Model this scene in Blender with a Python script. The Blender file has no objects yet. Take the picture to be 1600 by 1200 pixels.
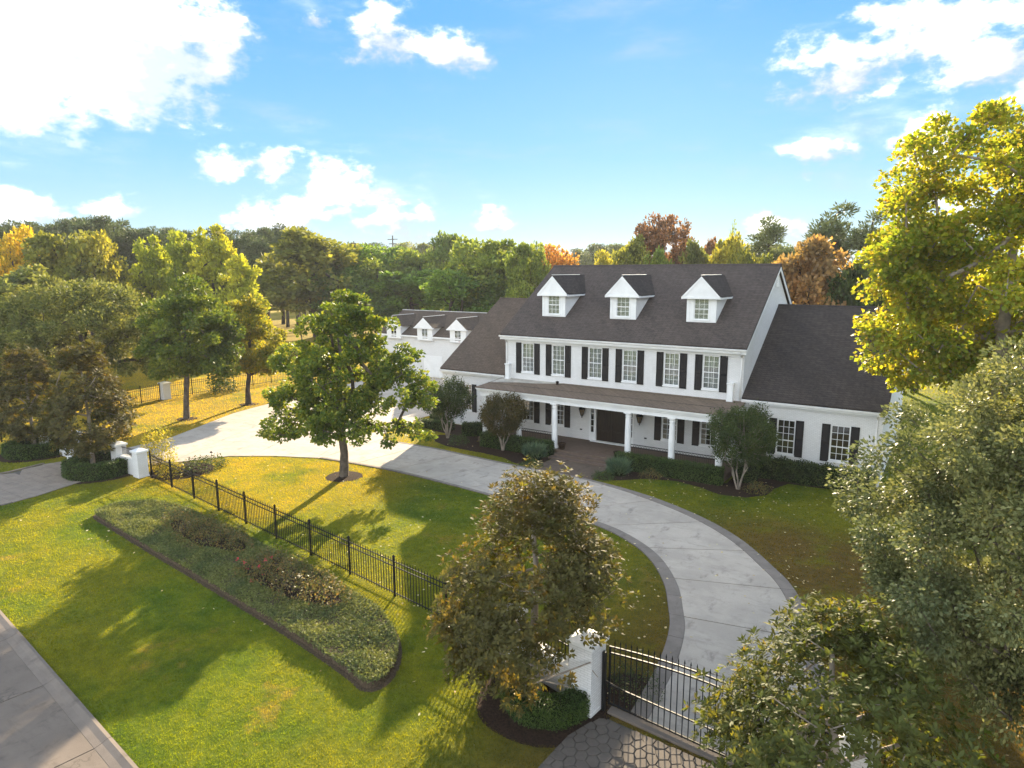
import bpy, math, random
import numpy as np
from mathutils import Vector, Matrix

sc = bpy.context.scene
COL = sc.collection

# ------------------------------------------------------------------ camera
cam_d = bpy.data.cameras.new('camera')
cam_d.sensor_width = 36.0
cam_d.lens = 23.575
cam_d.clip_start = 0.1
cam_d.clip_end = 3000.0
cam_o = bpy.data.objects.new('camera', cam_d)
COL.objects.link(cam_o)
YAW, PITCH, ROLL = 0.583, 0.168, -0.003
_f = Vector((-math.sin(YAW) * math.cos(PITCH), math.cos(YAW) * math.cos(PITCH), -math.sin(PITCH)))
_r = Vector((math.cos(YAW), math.sin(YAW), 0.0))
_u = _r.cross(_f)
_r2 = math.cos(ROLL) * _r + math.sin(ROLL) * _u
_u2 = -math.sin(ROLL) * _r + math.cos(ROLL) * _u
_m = Matrix((_r2, _u2, -_f)).transposed().to_4x4()
_m.translation = Vector((28.771, -42.770, 12.565))
cam_o.matrix_world = _m
sc.camera = cam_o
CAM = np.array([28.771, -42.770, 12.565])
FWD = np.array(_f)

# ------------------------------------------------------------------ light
SUN_EL = math.radians(19.0)
_sh = Vector((-0.38, 0.925, 0.0)).normalized()
SUN_DIR = Vector((_sh.x * math.cos(SUN_EL), _sh.y * math.cos(SUN_EL), math.sin(SUN_EL)))
sun_d = bpy.data.lights.new('sun', 'SUN')
sun_d.energy = 5.0
sun_d.angle = math.radians(0.55)
sun_d.color = (1.0, 0.83, 0.58)
sun_o = bpy.data.objects.new('sun', sun_d)
sun_o.rotation_euler = SUN_DIR.to_track_quat('Z', 'Y').to_euler()
sun_o.location = (0, 0, 60)
COL.objects.link(sun_o)

vs = sc.view_settings
vs.view_transform = 'Standard'
vs.look = 'None'
vs.exposure = 1.97
vs.gamma = 1.0
vs.use_curve_mapping = False
sc.cycles.max_bounces = 8
sc.cycles.diffuse_bounces = 4
sc.cycles.glossy_bounces = 3
sc.cycles.transmission_bounces = 6
sc.cycles.transparent_max_bounces = 12
sc.cycles.use_denoising = True
sc.cycles.sample_clamp_indirect = 4.0
sc.cycles.sample_clamp_direct = 5.0

# ------------------------------------------------------------------ sky with clouds
world = bpy.data.worlds.new('World')
sc.world = world
world.use_nodes = True
WN = world.node_tree.nodes
WL = world.node_tree.links
WN.clear()


def wn(kind, **kw):
    n = WN.new(kind)
    for k, v in kw.items():
        setattr(n, k, v)
    return n


def wmath(op, a, b=None, clamp=False):
    n = wn('ShaderNodeMath', operation=op, use_clamp=clamp)
    for i, v in enumerate((a, b)):
        if v is None:
            continue
        if hasattr(v, 'is_output'):
            WL.new(v, n.inputs[i])
        else:
            n.inputs[i].default_value = v
    return n.outputs[0]


sky = wn('ShaderNodeTexSky', sky_type='NISHITA')
sky.sun_disc = False
sky.sun_elevation = SUN_EL
sky.sun_rotation = math.atan2(SUN_DIR.x, SUN_DIR.y)
sky.altitude = 0.0
sky.air_density = 1.0
sky.dust_density = 0.1
sky.ozone_density = 3.0
SKY_STRENGTH = 0.1
AIR_GAIN = 2.45
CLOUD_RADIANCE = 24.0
tc = wn('ShaderNodeTexCoord')
sep = wn('ShaderNodeSeparateXYZ')
WL.new(tc.outputs['Generated'], sep.inputs[0])
az = wmath('ARCTAN2', sep.outputs[0], sep.outputs[1])
el = wmath('ARCSINE', sep.outputs[2])
comb = wn('ShaderNodeCombineXYZ')
WL.new(az, comb.inputs[0])
WL.new(el, comb.inputs[1])
# cumulus: azimuth, elevation, half width, half height in degrees
CLOUDS = [(-64.5, 15.0, 11.5, 6.0), (-68, 10.5, 8, 2.6), (-56.5, 16.5, 4.5, 3.6), (-43.6, 17.6, 4.2, 2.6), (-37.8, 16.6, 2.9, 2.0),
          (-48.6, 18.3, 1.9, 1.1), (-56, 8.0, 3.2, 1.4), (-52.5, 8.3, 2.6, 1.8), (-47, 6.4, 3.6, 3.0), (-51.5, 3.6, 6.0, 2.4),
          (-42.5, 3.8, 4.6, 2.4), (-35, 3.7, 2.2, 1.8), (-8, 14.0, 6.0, 2.6), (-3, 15.5, 6.5, 3.2), (1.5, 13.5, 6, 3.6),
          (-3, 8.6, 3.2, 3.0), (-9.4, 8.4, 3.6, 1.4), (-12, 3.2, 3.0, 1.6), (-1, 3.5, 5, 2.6),
          (-70, 4.0, 5, 2.0), (-20.5, 2.8, 2.0, 1.6), (-63.5, 4.2, 3.0, 1.2), (4, 8.0, 4.0, 2.4)]
dens = None
low = None
for (ca, ce, rx, ry) in CLOUDS:
    if ca > 180:
        ca -= 360
    v1 = wn('ShaderNodeVectorMath', operation='SUBTRACT')
    WL.new(comb.outputs[0], v1.inputs[0])
    v1.inputs[1].default_value = (math.radians(ca), math.radians(ce), 0)
    v2 = wn('ShaderNodeVectorMath', operation='MULTIPLY')
    WL.new(v1.outputs[0], v2.inputs[0])
    v2.inputs[1].default_value = (1 / math.radians(rx), 1 / math.radians(ry), 0)
    v3 = wn('ShaderNodeVectorMath', operation='LENGTH')
    WL.new(v2.outputs[0], v3.inputs[0])
    e = wmath('SUBTRACT', 1.0, v3.outputs['Value'])
    if rx > 9:
        e = wmath('MULTIPLY', e, 2.0)
    dens = e if dens is None else wmath('MAXIMUM', dens, e)
    if ry > 1.0:                        # the same puff a little higher: its top catches the light, its base does not
        w1 = wn('ShaderNodeVectorMath', operation='ADD')
        WL.new(v2.outputs[0], w1.inputs[0])
        w1.inputs[1].default_value = (0.25, -0.75, 0)
        w3 = wn('ShaderNodeVectorMath', operation='LENGTH')
        WL.new(w1.outputs[0], w3.inputs[0])
        low = w3.outputs['Value'] if low is None else wmath('MINIMUM', low, w3.outputs['Value'])
mp = wn('ShaderNodeMapping')
mp.inputs['Scale'].default_value = (1, 1, 1.7)
WL.new(tc.outputs['Generated'], mp.inputs[0])
# unseen cumulus cover overhead and all round, filled in to light the house front
nf = wn('ShaderNodeTexNoise')
WL.new(mp.outputs[0], nf.inputs['Vector'])
nf.inputs['Scale'].default_value = 2.6
nf.inputs['Detail'].default_value = 1.0
field = wmath('MULTIPLY', wmath('SUBTRACT', nf.outputs[0], 0.455), 5.0)
side = wmath('DIVIDE', wmath('ABSOLUTE', wmath('ADD', az, math.radians(33))), math.radians(42))
here = wmath('MAXIMUM', side, wmath('DIVIDE', el, math.radians(25)))
hold = wmath('MULTIPLY', wmath('SUBTRACT', 1.0, here, True), 12.0)
dens = wmath('MAXIMUM', wmath('MAXIMUM', dens, -1.2), wmath('SUBTRACT', field, hold))
nz = wn('ShaderNodeTexNoise')
WL.new(mp.outputs[0], nz.inputs['Vector'])
nz.inputs['Scale'].default_value = 21.0
nz.inputs['Detail'].default_value = 8.0
nz.inputs['Roughness'].default_value = 0.58
puff = wmath('MULTIPLY', wmath('SUBTRACT', nz.outputs[0], 0.5), 2.7)
cd = wmath('ADD', dens, puff)
mr = wn('ShaderNodeMapRange', interpolation_type='SMOOTHSTEP')
WL.new(cd, mr.inputs[0])
mr.inputs[1].default_value = -0.05
mr.inputs[2].default_value = 0.75
# thin wisps
mp2 = wn('ShaderNodeMapping')
mp2.inputs['Scale'].default_value = (2.2, 2.2, 9.0)
mp2.inputs['Rotation'].default_value = (0.15, 0.1, 0)
WL.new(tc.outputs['Generated'], mp2.inputs[0])
nw = wn('ShaderNodeTexNoise')
WL.new(mp2.outputs[0], nw.inputs['Vector'])
nw.inputs['Scale'].default_value = 2.4
nw.inputs['Detail'].default_value = 5.0
nw.inputs['Roughness'].default_value = 0.62
mw = wn('ShaderNodeMapRange', interpolation_type='SMOOTHSTEP')
WL.new(nw.outputs[0], mw.inputs[0])
mw.inputs[1].default_value = 0.43
mw.inputs[2].default_value = 0.78
mw.inputs[4].default_value = 0.55
alpha = wmath('MAXIMUM', mr.outputs[0], mw.outputs[0])
# cloud body: thick parts a little greyer underneath
body = wn('ShaderNodeMapRange', interpolation_type='SMOOTHSTEP')
WL.new(wmath('SUBTRACT', wmath('MINIMUM', low, wmath('ADD', hold, 0.9)), puff), body.inputs[0])
body.inputs[1].default_value = 0.15
body.inputs[2].default_value = 1.25
body.inputs[3].default_value = 1.0
body.inputs[4].default_value = 0.0
# sunlit clouds opposite the sun, boosted out of view to light the house front
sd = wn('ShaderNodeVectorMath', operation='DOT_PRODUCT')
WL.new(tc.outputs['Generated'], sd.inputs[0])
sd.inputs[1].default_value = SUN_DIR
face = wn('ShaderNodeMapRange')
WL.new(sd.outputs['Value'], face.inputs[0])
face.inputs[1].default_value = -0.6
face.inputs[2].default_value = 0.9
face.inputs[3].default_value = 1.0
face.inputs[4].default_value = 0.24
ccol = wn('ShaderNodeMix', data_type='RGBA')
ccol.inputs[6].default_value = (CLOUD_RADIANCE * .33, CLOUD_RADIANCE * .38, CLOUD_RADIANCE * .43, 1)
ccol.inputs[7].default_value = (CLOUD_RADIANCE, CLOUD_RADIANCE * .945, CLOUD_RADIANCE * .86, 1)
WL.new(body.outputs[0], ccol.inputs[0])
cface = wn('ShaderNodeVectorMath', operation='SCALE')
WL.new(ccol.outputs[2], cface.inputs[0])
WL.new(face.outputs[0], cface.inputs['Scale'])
# clear air between the clouds: the same all round, paler towards the horizon
elr = wn('ShaderNodeMapRange')
WL.new(el, elr.inputs[0])
elr.inputs[1].default_value = 0.0
elr.inputs[2].default_value = math.pi / 2
ramp = wn('ShaderNodeValToRGB')
WL.new(elr.outputs[0], ramp.inputs[0])
AIR = [(0.0, (3.3, 4.3, 4.8)), (0.05, (2.4, 3.9, 4.9)), (0.10, (1.5, 3.3, 4.95)), (0.21, (0.75, 2.5, 4.9)), (1.0, (0.35, 1.5, 4.0))]
ramp.color_ramp.elements[0].position = AIR[0][0]
ramp.color_ramp.elements[1].position = AIR[-1][0]
for i, (ps, cl) in enumerate(AIR):
    e = ramp.color_ramp.elements[0] if i == 0 else ramp.color_ramp.elements[-1] if i == len(AIR) - 1 else ramp.color_ramp.elements.new(ps)
    e.color = (cl[0] / 5, cl[1] / 5, cl[2] / 5, 1)
air = wn('ShaderNodeVectorMath', operation='SCALE')
WL.new(ramp.outputs[0], air.inputs[0])
air.inputs['Scale'].default_value = AIR_GAIN
amix = wn('ShaderNodeMix', data_type='RGBA')
amix.inputs[0].default_value = 0.93
WL.new(sky.outputs[0], amix.inputs[6])
WL.new(air.outputs[0], amix.inputs[7])
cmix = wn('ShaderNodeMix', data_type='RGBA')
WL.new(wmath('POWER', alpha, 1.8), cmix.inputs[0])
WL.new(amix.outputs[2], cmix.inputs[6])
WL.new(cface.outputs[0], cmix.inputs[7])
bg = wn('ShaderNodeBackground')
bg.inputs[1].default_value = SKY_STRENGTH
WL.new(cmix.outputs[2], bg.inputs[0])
world.cycles.sampling_method = 'MANUAL'
world.cycles.sample_map_resolution = 256
wo = wn('ShaderNodeOutputWorld')
WL.new(bg.outputs[0], wo.inputs[0])

# ------------------------------------------------------------------ helpers
RNG = np.random.default_rng(7)


def new_mat(name):
    m = bpy.data.materials.new(name)
    m.use_nodes = True
    nt = m.node_tree
    nt.nodes.clear()
    return m, nt.nodes, nt.links


def nd(N, kind, **kw):
    n = N.new(kind)
    for k, v in kw.items():
        setattr(n, k, v)
    return n


def lk(L, v, sock):
    if hasattr(v, 'is_output'):
        L.new(v, sock)
    else:
        sock.default_value = v


def mixc(N, L, fac, a, b, blend='MIX'):
    n = nd(N, 'ShaderNodeMix', data_type='RGBA', blend_type=blend)
    lk(L, fac, n.inputs[0])
    lk(L, a if hasattr(a, 'is_output') else (*a, 1), n.inputs[6])
    lk(L, b if hasattr(b, 'is_output') else (*b, 1), n.inputs[7])
    return n.outputs[2]


def noise(N, L, vec, scale, detail=4.0, rough=.55, lo=None, hi=None):
    n = nd(N, 'ShaderNodeTexNoise')
    if vec is not None:
        L.new(vec, n.inputs['Vector'])
    n.inputs['Scale'].default_value = scale
    n.inputs['Detail'].default_value = detail
    n.inputs['Roughness'].default_value = rough
    o = n.outputs[0]
    if lo is not None:
        r = nd(N, 'ShaderNodeMapRange', interpolation_type='SMOOTHSTEP')
        L.new(o, r.inputs[0])
        r.inputs[1].default_value = lo
        r.inputs[2].default_value = hi
        o = r.outputs[0]
    return o


def mth(N, L, op, a, b=None, clamp=False):
    n = nd(N, 'ShaderNodeMath', operation=op, use_clamp=clamp)
    lk(L, a, n.inputs[0])
    if b is not None:
        lk(L, b, n.inputs[1])
    return n.outputs[0]


def principled(N, L, col, rough=.7, spec=.3, metal=0.0, normal=None):
    b = nd(N, 'ShaderNodeBsdfPrincipled')
    lk(L, col if hasattr(col, 'is_output') else (*col, 1), b.inputs['Base Color'])
    lk(L, rough, b.inputs['Roughness'])
    b.inputs['Specular IOR Level'].default_value = spec
    b.inputs['Metallic'].default_value = metal
    if normal is not None:
        L.new(normal, b.inputs['Normal'])
    return b


def bump(N, L, h, strength=.4, dist=.02):
    n = nd(N, 'ShaderNodeBump')
    n.inputs['Strength'].default_value = strength
    n.inputs['Distance'].default_value = dist
    L.new(h, n.inputs['Height'])
    return n.outputs[0]


def finish(N, L, sh):
    o = nd(N, 'ShaderNodeOutputMaterial')
    L.new(sh, o.inputs[0])


def pos(N):
    return nd(N, 'ShaderNodeNewGeometry').outputs['Position']


def island(N):
    return nd(N, 'ShaderNodeNewGeometry').outputs['Random Per Island']


def plain(name, col, rough=.6, spec=.3, metal=0.0, var=.12, scale=2.0, bmp=0.0):
    m, N, L = new_mat(name)
    p = pos(N)
    f = noise(N, L, p, scale, 5, .6, .3, .7)
    c = mixc(N, L, f, [x * (1 - var) for x in col], [min(1, x * (1 + var)) for x in col])
    nrm = bump(N, L, noise(N, L, p, scale * 12, 4), bmp, .01) if bmp else None
    finish(N, L, principled(N, L, c, rough, spec, metal, nrm).outputs[0])
    return m


def leaf_mat(name, cols, trans=.45, rough=.5, spec=.25, tint=False, warm=(1.25, 1.15, .55), clump=.6, dead=None, dead_amt=.0):
    """leaf: colour varies leaf by leaf and clump by clump, light passes through it"""
    m, N, L = new_mat(name)
    r = island(N)
    ramp = nd(N, 'ShaderNodeValToRGB')
    L.new(r, ramp.inputs[0])
    els = ramp.color_ramp.elements
    els[0].color = (*cols[0], 1)
    els[1].color = (*cols[-1], 1)
    for i, c in enumerate(cols[1:-1]):
        e = els.new((i + 1) / (len(cols) - 1))
        e.color = (*c, 1)
    col = mixc(N, L, 1.0, ramp.outputs[0], (1.68, 1.72, 1.5), 'MULTIPLY')
    tco = nd(N, 'ShaderNodeTexCoord').outputs['Object']
    f = noise(N, L, tco, clump, 3, .6, .35, .68)
    col = mixc(N, L, f, mixc(N, L, 1.0, col, (.72, .78, .8), 'MULTIPLY'), mixc(N, L, 1.0, col, (1.28, 1.2, 1.0), 'MULTIPLY'))
    if dead is not None:
        g = noise(N, L, tco, clump * 2.3, 3, .6, .62 - dead_amt, .72 - dead_amt)
        col = mixc(N, L, g, col, dead)
    if tint:
        col = mixc(N, L, 1.0, col, nd(N, 'ShaderNodeObjectInfo').outputs['Color'], 'MULTIPLY')
    b = principled(N, L, col, rough, spec)
    t = nd(N, 'ShaderNodeBsdfTranslucent')
    L.new(mixc(N, L, 1.0, col, warm, 'MULTIPLY'), t.inputs[0])
    x = nd(N, 'ShaderNodeMixShader')
    x.inputs[0].default_value = trans
    L.new(b.outputs[0], x.inputs[1])
    L.new(t.outputs[0], x.inputs[2])
    finish(N, L, x.outputs[0])
    return m


def mesh_np(name, V, F, k):
    """V: (n,3) array, F: flat index array of k-gons"""
    me = bpy.data.meshes.new(name)
    V = np.ascontiguousarray(V, dtype=np.float32)
    F = np.ascontiguousarray(F, dtype=np.int32).ravel()
    nf = len(F) // k
    me.vertices.add(len(V))
    me.vertices.foreach_set('co', V.ravel())
    me.loops.add(len(F))
    me.loops.foreach_set('vertex_index', F)
    me.polygons.add(nf)
    me.polygons.foreach_set('loop_start', np.arange(nf, dtype=np.int32) * k)
    me.polygons.foreach_set('loop_total', np.full(nf, k, dtype=np.int32))
    me.update(calc_edges=True)
    return me


class MB:
    def __init__(s):
        s.v = []
        s.f = []
        s.smooth = []

    def add(s, vs_, fs, sm=False):
        o = len(s.v)
        s.v += [tuple(v) for v in vs_]
        s.f += [tuple(i + o for i in f) for f in fs]
        s.smooth += [sm] * len(fs)
        return s

    def box(s, x0, x1, y0, y1, z0, z1):
        return s.add([(x0, y0, z0), (x1, y0, z0), (x1, y1, z0), (x0, y1, z0), (x0, y0, z1), (x1, y0, z1), (x1, y1, z1), (x0, y1, z1)],
                     [(0, 3, 2, 1), (4, 5, 6, 7), (0, 1, 5, 4), (1, 2, 6, 5), (2, 3, 7, 6), (3, 0, 4, 7)])

    def quad(s, a, b, c, d):
        return s.add([a, b, c, d], [(0, 1, 2, 3)])

    def poly(s, pts):
        return s.add(pts, [tuple(range(len(pts)))])

    def prism(s, pts, z0, z1, inset=0.0):
        """closed plan outline pts (ccw) between z0 and z1; inset chamfers the top rim"""
        n = len(pts)
        lo = [(p[0], p[1], z0) for p in pts]
        if inset > 0:
            cx = sum(p[0] for p in pts) / n
            cy = sum(p[1] for p in pts) / n
            top = []
            for p in pts:
                d = math.hypot(p[0] - cx, p[1] - cy) or 1
                k = max(0, 1 - inset / d)
                top.append((cx + (p[0] - cx) * k, cy + (p[1] - cy) * k, z1))
            mid = [(p[0], p[1], z1 - inset) for p in pts]
            s.add(lo + mid + top, [(i, (i + 1) % n, n + (i + 1) % n, n + i) for i in range(n)] +
                  [(n + i, n + (i + 1) % n, 2 * n + (i + 1) % n, 2 * n + i) for i in range(n)] + [tuple(range(2 * n, 3 * n))])
        else:
            top = [(p[0], p[1], z1) for p in pts]
            s.add(lo + top, [(i, (i + 1) % n, n + (i + 1) % n, n + i) for i in range(n)] + [tuple(range(n, 2 * n))])
        return s

    def slab(s, pts, n, t):
        """a flat polygon pts given thickness t along -n"""
        k = len(pts)
        q = [tuple(p[i] - n[i] * t for i in range(3)) for p in pts]
        s.add(list(pts) + q, [tuple(range(k)), tuple(range(2 * k - 1, k - 1, -1))] + [(i, k + i, k + (i + 1) % k, (i + 1) % k) for i in range(k)])
        return s

    def tube(s, a, b, r0, r1=None, n=6, cap=True):
        r1 = r0 if r1 is None else r1
        a = Vector(a)
        b = Vector(b)
        d = (b - a).normalized()
        u = d.orthogonal().normalized()
        w = d.cross(u)
        vs_ = []
        for (c, r) in ((a, r0), (b, r1)):
            for i in range(n):
                t = 2 * math.pi * i / n
                vs_.append(c + u * (r * math.cos(t)) + w * (r * math.sin(t)))
        fs = [(i, (i + 1) % n, n + (i + 1) % n, n + i) for i in range(n)]
        s.add(vs_, fs, True)
        if cap:
            o = len(s.v) - 2 * n
            s.f.append(tuple(o + n + i for i in range(n)))
            s.smooth.append(False)
            s.f.append(tuple(o + n - 1 - i for i in range(n)))
            s.smooth.append(False)
        return s

    def lathe(s, c, prof, n=20):
        vs_ = []
        for (r, z) in prof:
            for i in range(n):
                t = 2 * math.pi * i / n
                vs_.append((c[0] + r * math.cos(t), c[1] + r * math.sin(t), c[2] + z))
        fs = []
        for k in range(len(prof) - 1):
            for i in range(n):
                fs.append((k * n + i, k * n + (i + 1) % n, (k + 1) * n + (i + 1) % n, (k + 1) * n + i))
        s.add(vs_, fs, True)
        o = len(s.v) - len(vs_)
        s.f.append(tuple(o + (len(prof) - 1) * n + i for i in range(n)))
        s.smooth.append(False)
        return s

    def mesh(s, name, org=(0, 0, 0)):
        me = bpy.data.meshes.new(name)
        me.from_pydata([(v[0] - org[0], v[1] - org[1], v[2] - org[2]) for v in s.v], [], s.f)
        if any(s.smooth):
            me.polygons.foreach_set('use_smooth', s.smooth)
        me.update()
        return me


ORG = {}


def tag(o, label=None, cat=None, group=None, kind=None):
    if label:
        o['label'] = label
    if cat:
        o['category'] = cat
    if group:
        o['group'] = group
    if kind:
        o['kind'] = kind
    return o


def link(o, parent=None):
    COL.objects.link(o)
    if parent is not None:
        o.parent = parent
    return o


def thing(name, loc, label, cat, group=None):
    o = bpy.data.objects.new(name, None)
    o.location = loc
    o.empty_display_size = .3
    ORG[o.name] = tuple(loc)
    link(o)
    return tag(o, label, cat, group)


def origin_of(o):
    while o.parent is not None:
        o = o.parent
    return ORG.get(o.name, (0, 0, 0))


def put(name, geo, mat, parent=None, kind=None, at=None):
    """link MB or mesh; world coordinates unless a shared mesh is given with its place"""
    org = origin_of(parent) if parent is not None else (0, 0, 0)
    if isinstance(geo, MB):
        geo = geo.mesh(name, org)
    o = bpy.data.objects.new(name, geo)
    if mat is not None and len(geo.materials) == 0:
        geo.materials.append(mat)
    if at is not None:
        o.location = (at[0] - org[0], at[1] - org[1], at[2] - org[2])
    link(o, parent)
    if kind:
        o['kind'] = kind
    return o


def copy_tree(o, parent=None):
    c = o.copy()
    link(c, parent)
    for ch in list(o.children):
        copy_tree(ch, c)
    return c


def inside(P, poly):
    x, y = P[:, 0], P[:, 1]
    r = np.zeros(len(P), bool)
    n = len(poly)
    for i in range(n):
        x0, y0 = poly[i]
        x1, y1 = poly[(i + 1) % n]
        c = (y0 > y) != (y1 > y)
        with np.errstate(divide='ignore', invalid='ignore'):
            xi = (x1 - x0) * (y - y0) / (y1 - y0 + 1e-12) + x0
        r ^= c & (x < xi)
    return r


def smooth_line(pts, n=6):
    """Catmull-Rom through pts"""
    out = []
    m = len(pts)
    for i in range(m - 1):
        p0, p1, p2, p3 = [np.array(pts[max(0, min(m - 1, j))], float) for j in (i - 1, i, i + 1, i + 2)]
        for k in range(n):
            t = k / n
            out.append(tuple(.5 * (2 * p1 + (p2 - p0) * t + (2 * p0 - 5 * p1 + 4 * p2 - p3) * t * t + (3 * p1 - p0 - 3 * p2 + p3) * t ** 3)))
    out.append(tuple(pts[-1]))
    return out


def smooth_loop(pts, n=5):
    m = len(pts)
    out = []
    for i in range(m):
        p0, p1, p2, p3 = [np.array(pts[(i + j) % m], float) for j in (-1, 0, 1, 2)]
        for k in range(n):
            t = k / n
            out.append(tuple(.5 * (2 * p1 + (p2 - p0) * t + (2 * p0 - 5 * p1 + 4 * p2 - p3) * t * t + (3 * p1 - p0 - 3 * p2 + p3) * t ** 3)))
    return out


def area2(pts):
    return sum(pts[i][0] * pts[(i + 1) % len(pts)][1] - pts[(i + 1) % len(pts)][0] * pts[i][1] for i in range(len(pts)))


def ccw(pts):
    return list(pts) if area2(pts) > 0 else list(pts)[::-1]


def clip(subj, cell):
    """Sutherland-Hodgman: subject polygon cut to a convex ccw cell"""
    out = list(subj)
    n = len(cell)
    for i in range(n):
        a, b = cell[i], cell[(i + 1) % n]
        inp, out = out, []
        if not inp:
            break

        def sd(p):
            return (b[0] - a[0]) * (p[1] - a[1]) - (b[1] - a[1]) * (p[0] - a[0])
        for j in range(len(inp)):
            p, q = inp[j], inp[(j + 1) % len(inp)]
            sp, sq = sd(p), sd(q)
            if sp >= 0:
                out.append(p)
            if (sp >= 0) != (sq >= 0):
                t = sp / (sp - sq)
                out.append((p[0] + (q[0] - p[0]) * t, p[1] + (q[1] - p[1]) * t))
    return out


def shrink(pts, d):
    """move each edge of a ccw outline inwards by d (small)"""
    n = len(pts)
    out = []
    for i in range(n):
        p0, p1, p2 = [np.array(pts[(i + k) % n], float) for k in (-1, 0, 1)]
        e1 = p1 - p0
        e2 = p2 - p1
        l1, l2 = np.linalg.norm(e1), np.linalg.norm(e2)
        if l1 < 1e-6 or l2 < 1e-6:
            continue
        n1 = np.array([-e1[1], e1[0]]) / l1
        n2 = np.array([-e2[1], e2[0]]) / l2
        b = n1 + n2
        k = b @ b
        if k < .3:
            continue
        out.append(tuple(p1 + b * (2 * d / k)))
    return out


# ------------------------------------------------------------------ ground materials
def grass_colour(N, L, p):
    big = noise(N, L, p, .11, 4, .6, .38, .62)
    mid = noise(N, L, p, .55, 5, .65, .36, .68)
    fine = noise(N, L, p, 7.0, 4, .7, .3, .7)
    c = mixc(N, L, mid, (.056, .092, .010), (.105, .128, .012))
    c = mixc(N, L, mth(N, L, 'MULTIPLY', big, .5), c, (.165, .145, .014))
    dry = noise(N, L, p, .33, 5, .7, .58, .70)
    c = mixc(N, L, mth(N, L, 'MULTIPLY', dry, .6), c, (.22, .155, .055))
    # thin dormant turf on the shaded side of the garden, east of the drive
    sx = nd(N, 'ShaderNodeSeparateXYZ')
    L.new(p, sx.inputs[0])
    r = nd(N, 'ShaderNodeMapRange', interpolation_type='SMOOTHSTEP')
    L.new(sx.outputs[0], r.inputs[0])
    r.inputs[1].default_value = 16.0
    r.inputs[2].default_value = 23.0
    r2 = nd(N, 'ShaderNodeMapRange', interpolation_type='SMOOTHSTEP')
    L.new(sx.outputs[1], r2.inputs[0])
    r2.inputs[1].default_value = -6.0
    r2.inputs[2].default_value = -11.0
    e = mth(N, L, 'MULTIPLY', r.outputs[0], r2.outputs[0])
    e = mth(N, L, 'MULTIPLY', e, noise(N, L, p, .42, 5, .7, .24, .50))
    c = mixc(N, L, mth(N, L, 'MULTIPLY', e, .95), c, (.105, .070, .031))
    cl_ = noise(N, L, p, 2.4, 6, .75, .30, .70)
    c = mixc(N, L, cl_, mixc(N, L, 1.0, c, (.70, .76, .75), 'MULTIPLY'), mixc(N, L, 1.0, c, (1.16, 1.12, 1.0), 'MULTIPLY'))
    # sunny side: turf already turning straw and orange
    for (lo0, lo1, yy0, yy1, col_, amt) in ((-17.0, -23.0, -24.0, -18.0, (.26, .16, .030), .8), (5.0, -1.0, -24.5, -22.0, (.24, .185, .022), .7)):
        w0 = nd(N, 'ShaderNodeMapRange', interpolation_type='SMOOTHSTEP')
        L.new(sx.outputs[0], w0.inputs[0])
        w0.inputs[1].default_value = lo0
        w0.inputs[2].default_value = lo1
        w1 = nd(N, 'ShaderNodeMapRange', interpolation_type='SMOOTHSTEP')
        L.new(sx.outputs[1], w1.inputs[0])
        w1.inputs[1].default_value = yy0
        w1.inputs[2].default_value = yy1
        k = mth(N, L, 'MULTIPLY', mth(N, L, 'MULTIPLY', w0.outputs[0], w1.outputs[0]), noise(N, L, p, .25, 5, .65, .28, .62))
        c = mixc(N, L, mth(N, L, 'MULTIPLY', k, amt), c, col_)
    return mixc(N, L, mth(N, L, 'MULTIPLY', fine, .45), c, mixc(N, L, 1.0, c, (.55, .6, .5), 'MULTIPLY'))


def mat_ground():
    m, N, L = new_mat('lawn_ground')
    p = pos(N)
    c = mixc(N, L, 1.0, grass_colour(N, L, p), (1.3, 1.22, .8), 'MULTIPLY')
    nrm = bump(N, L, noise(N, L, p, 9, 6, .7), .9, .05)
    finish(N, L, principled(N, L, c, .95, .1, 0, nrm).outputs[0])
    return m


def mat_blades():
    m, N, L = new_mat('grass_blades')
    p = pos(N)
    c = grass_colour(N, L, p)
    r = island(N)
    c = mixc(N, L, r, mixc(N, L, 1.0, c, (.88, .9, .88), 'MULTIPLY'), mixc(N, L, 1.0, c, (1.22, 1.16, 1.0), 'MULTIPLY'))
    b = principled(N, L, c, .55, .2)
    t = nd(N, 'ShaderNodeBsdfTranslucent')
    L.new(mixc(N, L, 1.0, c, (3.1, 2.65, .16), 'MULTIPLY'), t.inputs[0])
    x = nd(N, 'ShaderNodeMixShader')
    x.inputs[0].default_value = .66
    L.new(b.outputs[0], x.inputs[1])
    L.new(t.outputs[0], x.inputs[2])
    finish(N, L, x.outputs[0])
    return m


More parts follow.
